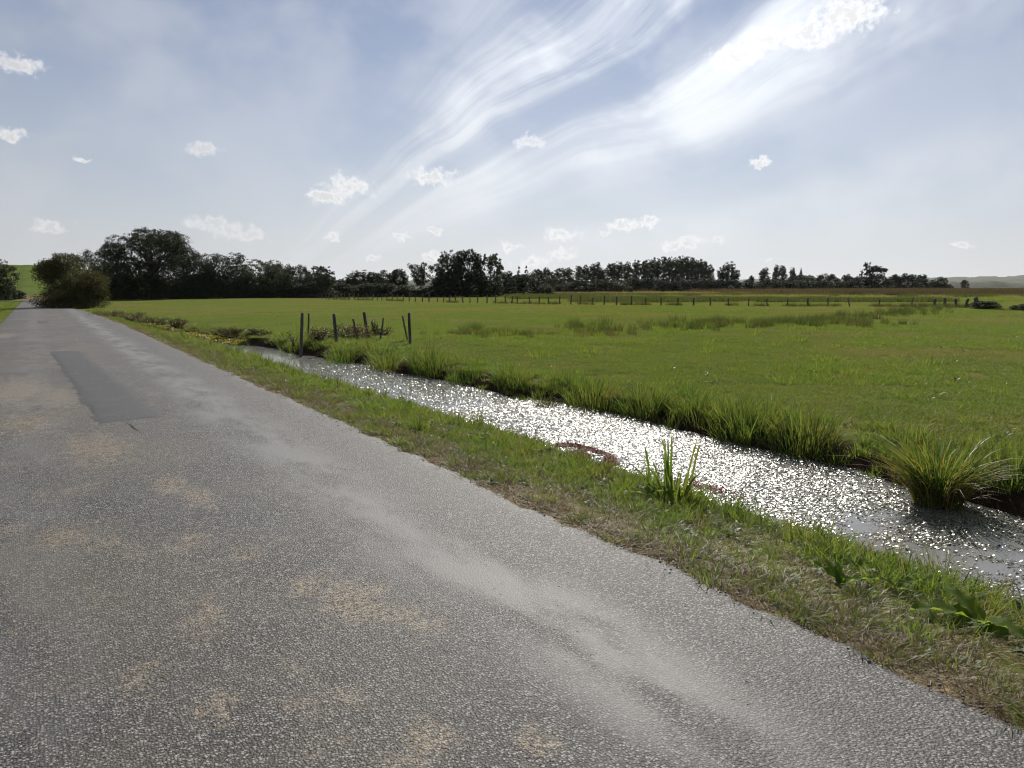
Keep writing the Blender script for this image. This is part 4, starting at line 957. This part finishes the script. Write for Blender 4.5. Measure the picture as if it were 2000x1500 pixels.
for k, px in enumerate([1235, 1258, 1282, 1305, 1328, 1350, 1372, 1392]): far('bush' if k % 2 else 'round', px, 543 + (k * 7) % 6, 36, 205, L_DARK if k % 3 else L_MID, 'dark low tree before the poplar grove, %s from its left end' % ORD[k], 'undergrowth_tree', 'low trees before the grove')
far('oak', 1421, 513, 40, 230, L_MID, 'single tall tree standing right of the poplar grove')
for k, px in enumerate([1402, 1428, 1454, 1480, 1506, 1532, 1556]): far('bush', px, 546 + (k * 5) % 4, 36, 215, L_DARK, 'dark bush in the low hedge right of the grove, %s from the grove' % ORD[k], group='bushes of the hedge right of the grove')
far('round', 1465, 539, 17, 330, L_MID, 'small round tree top over the low hedge right of the grove')
for k, (px, top, w) in enumerate([(1492, 523, 19), (1516, 518, 15), (1528, 519, 15), (1546, 523, 12)]): far('poplar', px, top, w, 340, L_GREY, 'slim pale poplar over the low hedge, %s of four from the grove' % ORD[k], group='four slim pale poplars')
for kind, px, top, w, d, lm, lab in [('round', 1555, 536, 40, 380, L_MID, 'rounded tree just left of the church spire'), ('round', 1580, 538, 40, 390, L_MID, 'rounded tree just right of the church spire'),
        ('bush', 1580, 549, 44, 240, L_DARK, 'dark bush below the church spire'), ('round', 1606, 535, 24, 320, L_DARK, 'left of two equal domed trees right of the church spire'), ('round', 1626, 536, 26, 322, L_DARK, 'right of two equal domed trees right of the church spire'),
        ('bush', 1606, 547, 40, 240, L_DARK, 'dark bush below the two equal domed trees'), ('bush', 1634, 550, 30, 242, L_MID, 'pale topped bush right of the two equal domed trees'), ('round', 1656, 536, 24, 260, L_DARK, 'small tree with a knobbed top left of the tall round headed tree'),
        ('sparse', 1692, 513, 26, 250, L_DARK, 'tall thin round headed tree standing above the right hedge'), ('umbrella', 1713, 519, 30, 252, L_DARK, 'flat topped pine right of the tall thin round headed tree'),
        ('round', 1680, 540, 34, 245, L_DARK, 'dark tree under the tall thin round headed tree'), ('round', 1712, 534, 40, 246, L_DARK, 'dark tree under the flat topped pine'), ('bush', 1655, 549, 40, 244, L_DARK, 'dark bush left of the trees under the pine'),
        ('round', 1743, 537, 34, 255, L_MID, 'rounded grey tree right of the flat topped pine'), ('round', 1772, 535, 42, 255, L_DARK, 'broad dark tree in the right part of the hedge'), ('umbrella', 1800, 536, 16, 262, L_DARK, 'tiny flat topped pine at the right of the hedge'),
        ('round', 1800, 544, 32, 265, L_MID, 'low tree below the tiny flat topped pine'), ('round', 1835, 541, 26, 270, L_MID, 'last rounded tree at the right end of the hedge'), ('bush', 1848, 553, 24, 270, L_MID, 'low bush closing the right end of the hedge'), ('bush', 1820, 548, 26, 266, L_DARK, 'dark bush left of the last rounded tree'),
        ('round', 1884, 547, 15, 420, L_MID, 'lone round tree in front of the wooded hill')]:
    far(kind, px, top, w, d, lm, lab)
far('bush', 1930, 588, 52, 57, L_MID, 'dark bush growing against the broken end of the fence', 'field_bush'); far('bush', 1996, 594, 34, 54, L_RUSHY if 'L_RUSHY' in globals() else L_MID, 'dark bush cut off by the right edge of the picture', 'field_bush')
far('bush', 28, 562, 34, 104, L_MID, 'low dark bush beside the side lane on the left', 'field_bush'); far('bush', 8, 566, 24, 100, L_MID, 'small bush under the tree at the left edge', 'field_bush')
far('bush', 602, 574, 44, 118, L_GREY, 'pale low bush in the gap of the hedge', 'field_bush')

# ------------------------------------------------------------------ far things
def church():
    d = 900; X = spot(1563, d); t = thing('church', 'distant church spire pointing above the trees', 'church', (X, d, -.1))
    ST = simple('church_stone', (.22, .21, .20), (.30, .29, .27), .5); SL = simple('church_slate', (.06, .065, .075), (.09, .095, .105), .5)
    def box(nm, w, dd, z0, z1, mat, x=0):
        V = [(x + a * w / 2, b * dd / 2, z) for z in (z0, z1) for a, b in ((-1, -1), (1, -1), (1, 1), (-1, 1))]
        obj(nm, mesh(nm, V, [(0, 1, 5, 4), (1, 2, 6, 5), (2, 3, 7, 6), (3, 0, 4, 7), (4, 5, 6, 7)]), mat, t)
    box('tower', 3.4, 3.4, 0, 14, ST); box('nave', 18, 8, 0, 8, ST, 10.7)
    obj('spire', mesh('spire', [(-1.8, -1.8, 14), (1.8, -1.8, 14), (1.8, 1.8, 14), (-1.8, 1.8, 14), (0, 0, 24.5)], None, [(0, 1, 4), (1, 2, 4), (2, 3, 4), (3, 0, 4)]), SL, t)
    obj('nave_roof', mesh('nave_roof', [(1.7, -4.3, 8), (20, -4.3, 8), (20, 4.3, 8), (1.7, 4.3, 8), (1.7, 0, 12), (20, 0, 12)], [(0, 1, 5, 4), (2, 3, 4, 5)], [(0, 4, 3), (1, 2, 5)]), SL, t)
church()
def wooded_hill():
    # a long low ridge under woodland, its crowns heaped up as lumps of canopy
    n, m = 420, 26; xs = np.linspace(-1500, 2600, n); V = []
    for i, x in enumerate(xs):
        hgt = np.interp(x, [-1500, 300, 900, 1250, 1500, 1800, 2100, 2600], [10, 8, 12, 17, 21, 24, 22, 26])
        for j in range(m):
            t = j / (m - 1); y = 2000 + 700 * t
            z = -1 + hgt * math.sin(min(1, t * 1.35) * math.pi / 2) + (7 * (vnoise(x / 15, y / 26, 5) ** 1.0) + 15 * fbm(x / 90, y / 90, 6) if 0 < t else -2)
            V.append((x, y, z))
    i = np.arange(n * m).reshape(n, m)
    tag(obj('wooded_hill', mesh('wooded_hill', V, np.stack([i[:-1, :-1], i[1:, :-1], i[1:, 1:], i[:-1, 1:]], -1).reshape(-1, 4)), simple('far_canopy', (.030, .042, .018), (.060, .072, .030), .06, .95, 0.0)), kind='structure')
wooded_hill()
S_BED = [source('reed_bed_tuft', tuft_mesh('reed_bed_tuft', 150, 2.0, .7, 1.5, .05, 750, (.05, .4), 2), leafmat('bed_reed', (.085, .058, .036), (.17, .125, .085), (.05, .06, .025), .03, .6, .3)),
         source('rough_tuft', tuft_mesh('rough_tuft', 150, 1.8, .25, .6, .05, 751, (.1, .6), 2), G_LUSH), source('dark_tuft', tuft_mesh('dark_tuft', 150, 1.8, .4, .8, .05, 752, (.1, .5), 2), G_RUSH), source('pale_tuft', tuft_mesh('pale_tuft', 120, 1.8, .4, .9, .05, 753, (.1, .6), 2), G_DRY)]
def build_bed():
    rng = np.random.default_rng(75); P, I, S = [], [], []
    for j in range(5200):
        px = rng.uniform(1000, 2080); dist = rng.uniform(110, 300) if rng.uniform() < .75 else rng.uniform(84, 130)
        right = np.interp(px, [1000, 1300, 1500, 1600, 2080], [0, .12, .75, 1, 1]); x = spot(px, dist); s = .6 * vnoise(dist * .055 + px * .0012, px * .004, 76) + .4 * vnoise(dist * .11, px * .03, 77)
        bed = np.interp(px, [1300, 1600, 2080], [185, 160, 135]) < dist
        if bed and rng.uniform() < right: i = 3 if s > .86 else 0; sc = rng.uniform(.7, 1.15)
        elif 165 < dist < 200 and px < 1480 and rng.uniform() < .75: i = 3; sc = rng.uniform(.6, 1.0)
        elif s > .60: i = 2; sc = rng.uniform(.5, 1.0)
        elif s < .36: i = rng.choice([1, 3], p=[.85, .15]); sc = rng.uniform(.5, .9)
        else: continue
        P.append((x, dist)); I.append(i); S.append(sc)
    P = np.array(P); u, v = uv_of(P[:, 0], P[:, 1])
    scatter('reed_bed', S_BED, np.column_stack([v, u, land(v, u)]), rng.uniform(0, 6.283, len(u)), S, I, 'brown reed bed and rough grass beyond the far wire fence', 'reeds')
build_bed()

# ------------------------------------------------------------------ small litter
def build_litter():
    rng = np.random.default_rng(55); n = 70000
    v = rng.uniform(-1.4, 3.0, n); u = rng.uniform(1.2, 11, n)
    sp = np.zeros(n)
    for (uu, vv, a, b, w) in SAND: sp = np.maximum(sp, w * np.exp(-((v - vv) / a) ** 2 - ((u - uu) / b) ** 2))
    k = in_view(v, u, 40) & ((rng.uniform(.25, 1, n) < sp) | (rng.uniform(0, 1, n) < .02)); v, u = v[k], u[k]; m = len(v)
    a = rng.uniform(0, 6.283, m); L = rng.uniform(.006, .026, m); w = rng.uniform(.0006, .0013, m); z = road_z(v, u) + .004
    d = np.stack([np.cos(a), np.sin(a)], -1); s = np.stack([-np.sin(a), np.cos(a)], -1); c = np.stack([v, u], -1)
    V = np.stack([np.column_stack([c - d * L[:, None] / 2 - s * w[:, None], z]), np.column_stack([c - d * L[:, None] / 2 + s * w[:, None], z]), np.column_stack([c + d * L[:, None] / 2 + s * w[:, None], z + rng.uniform(0, .006, m)]), np.column_stack([c + d * L[:, None] / 2 - s * w[:, None], z + rng.uniform(0, .004, m)])], 1).reshape(-1, 3)
    tag(obj('straw', mesh('straw', V, np.arange(m)[:, None] * 4 + np.arange(4)), G_DRY, rz=ROT), 'dried grass cuttings scattered over the lane', 'straw', kind='stuff')
    n = 1100; u = rng.uniform(1.0, 14, n); v = road_r(u) + rng.normal(.06, .10, n); k = in_view(v, u, 40); u, v = u[k], v[k]
    st = []
    for j in range(3):
        r_ = np.random.default_rng(560 + j); V = np.array([(x, y, z) for x in (-1, 1) for y in (-1, 1) for z in (-.6, .6)], float) * r_.uniform(.6, 1.1, (8, 3))
        st.append(source('stone', mesh('stone', V * .5, [(0, 1, 3, 2), (4, 6, 7, 5), (0, 4, 5, 1), (2, 3, 7, 6), (0, 2, 6, 4), (1, 5, 7, 3)]), simple('chipping', (.06, .058, .055), (.20, .19, .18), 40)))
    z = np.maximum(land(v, u), np.where(v < road_r(u), road_z(v, u), -1))
    scatter('loose_gravel', st, np.column_stack([v, u, z + .003]), rng.uniform(0, 6.28, len(u)), rng.uniform(.006, .016, len(u)), rng.integers(0, 3, len(u)), 'dark loose chippings along the crumbling edge of the lane', 'gravel')
    # yellow hawkbit heads in the turf
    n = 1500; v = rng.uniform(7.5, 30, n); u = rng.uniform(-10, 26, n); k = in_view(v, u, 20) & (v > wl_far(u) + .8) & (fbm(v * .3, u * .3, 58) > .42); v, u = v[k], u[k]; m = len(v)
    tag(obj('meadow_flowers', discs('meadow_flowers', v, u, land(v, u) + rng.uniform(.07, .13, m), rng.uniform(.009, .016, m), (rng.normal(.1, .5, m), rng.normal(-.2, .5, m)), rng),
            simple('petal', (.62, .42, .02), (.70, .50, .04), 3, .6, 0), rz=ROT), 'small yellow flowers dotted through the near part of the meadow', 'flowers', kind='stuff')
build_litter()

# ------------------------------------------------------------------ the air
def haze():
    V = [(x, y, z) for z in (-2, 62) for x, y in ((-7200, -5200), (7000, -5200), (7000, 8200), (-7200, 8200))]
    m, nt, out = newmat('haze'); pv = nt.nodes.new('ShaderNodeVolumePrincipled')
    pv.inputs['Color'].default_value = (.93, .96, 1.0, 1); pv.inputs['Density'].default_value = .00004; pv.inputs['Anisotropy'].default_value = .2
    nt.links.new(pv.outputs[0], out.inputs['Volume'])
    tag(obj('haze', mesh('haze', V, [(3, 2, 1, 0), (4, 5, 6, 7), (0, 1, 5, 4), (1, 2, 6, 5), (2, 3, 7, 6), (3, 0, 4, 7)]), m), kind='stuff')
haze()
scene.cycles.max_bounces = 5; scene.cycles.diffuse_bounces = 2; scene.cycles.glossy_bounces = 3; scene.cycles.transmission_bounces = 3
scene.cycles.volume_bounces = 0; scene.cycles.caustics_reflective = False; scene.cycles.caustics_refractive = False; scene.cycles.sample_clamp_indirect = 4.0
scene.cycles.filter_width = 1.15
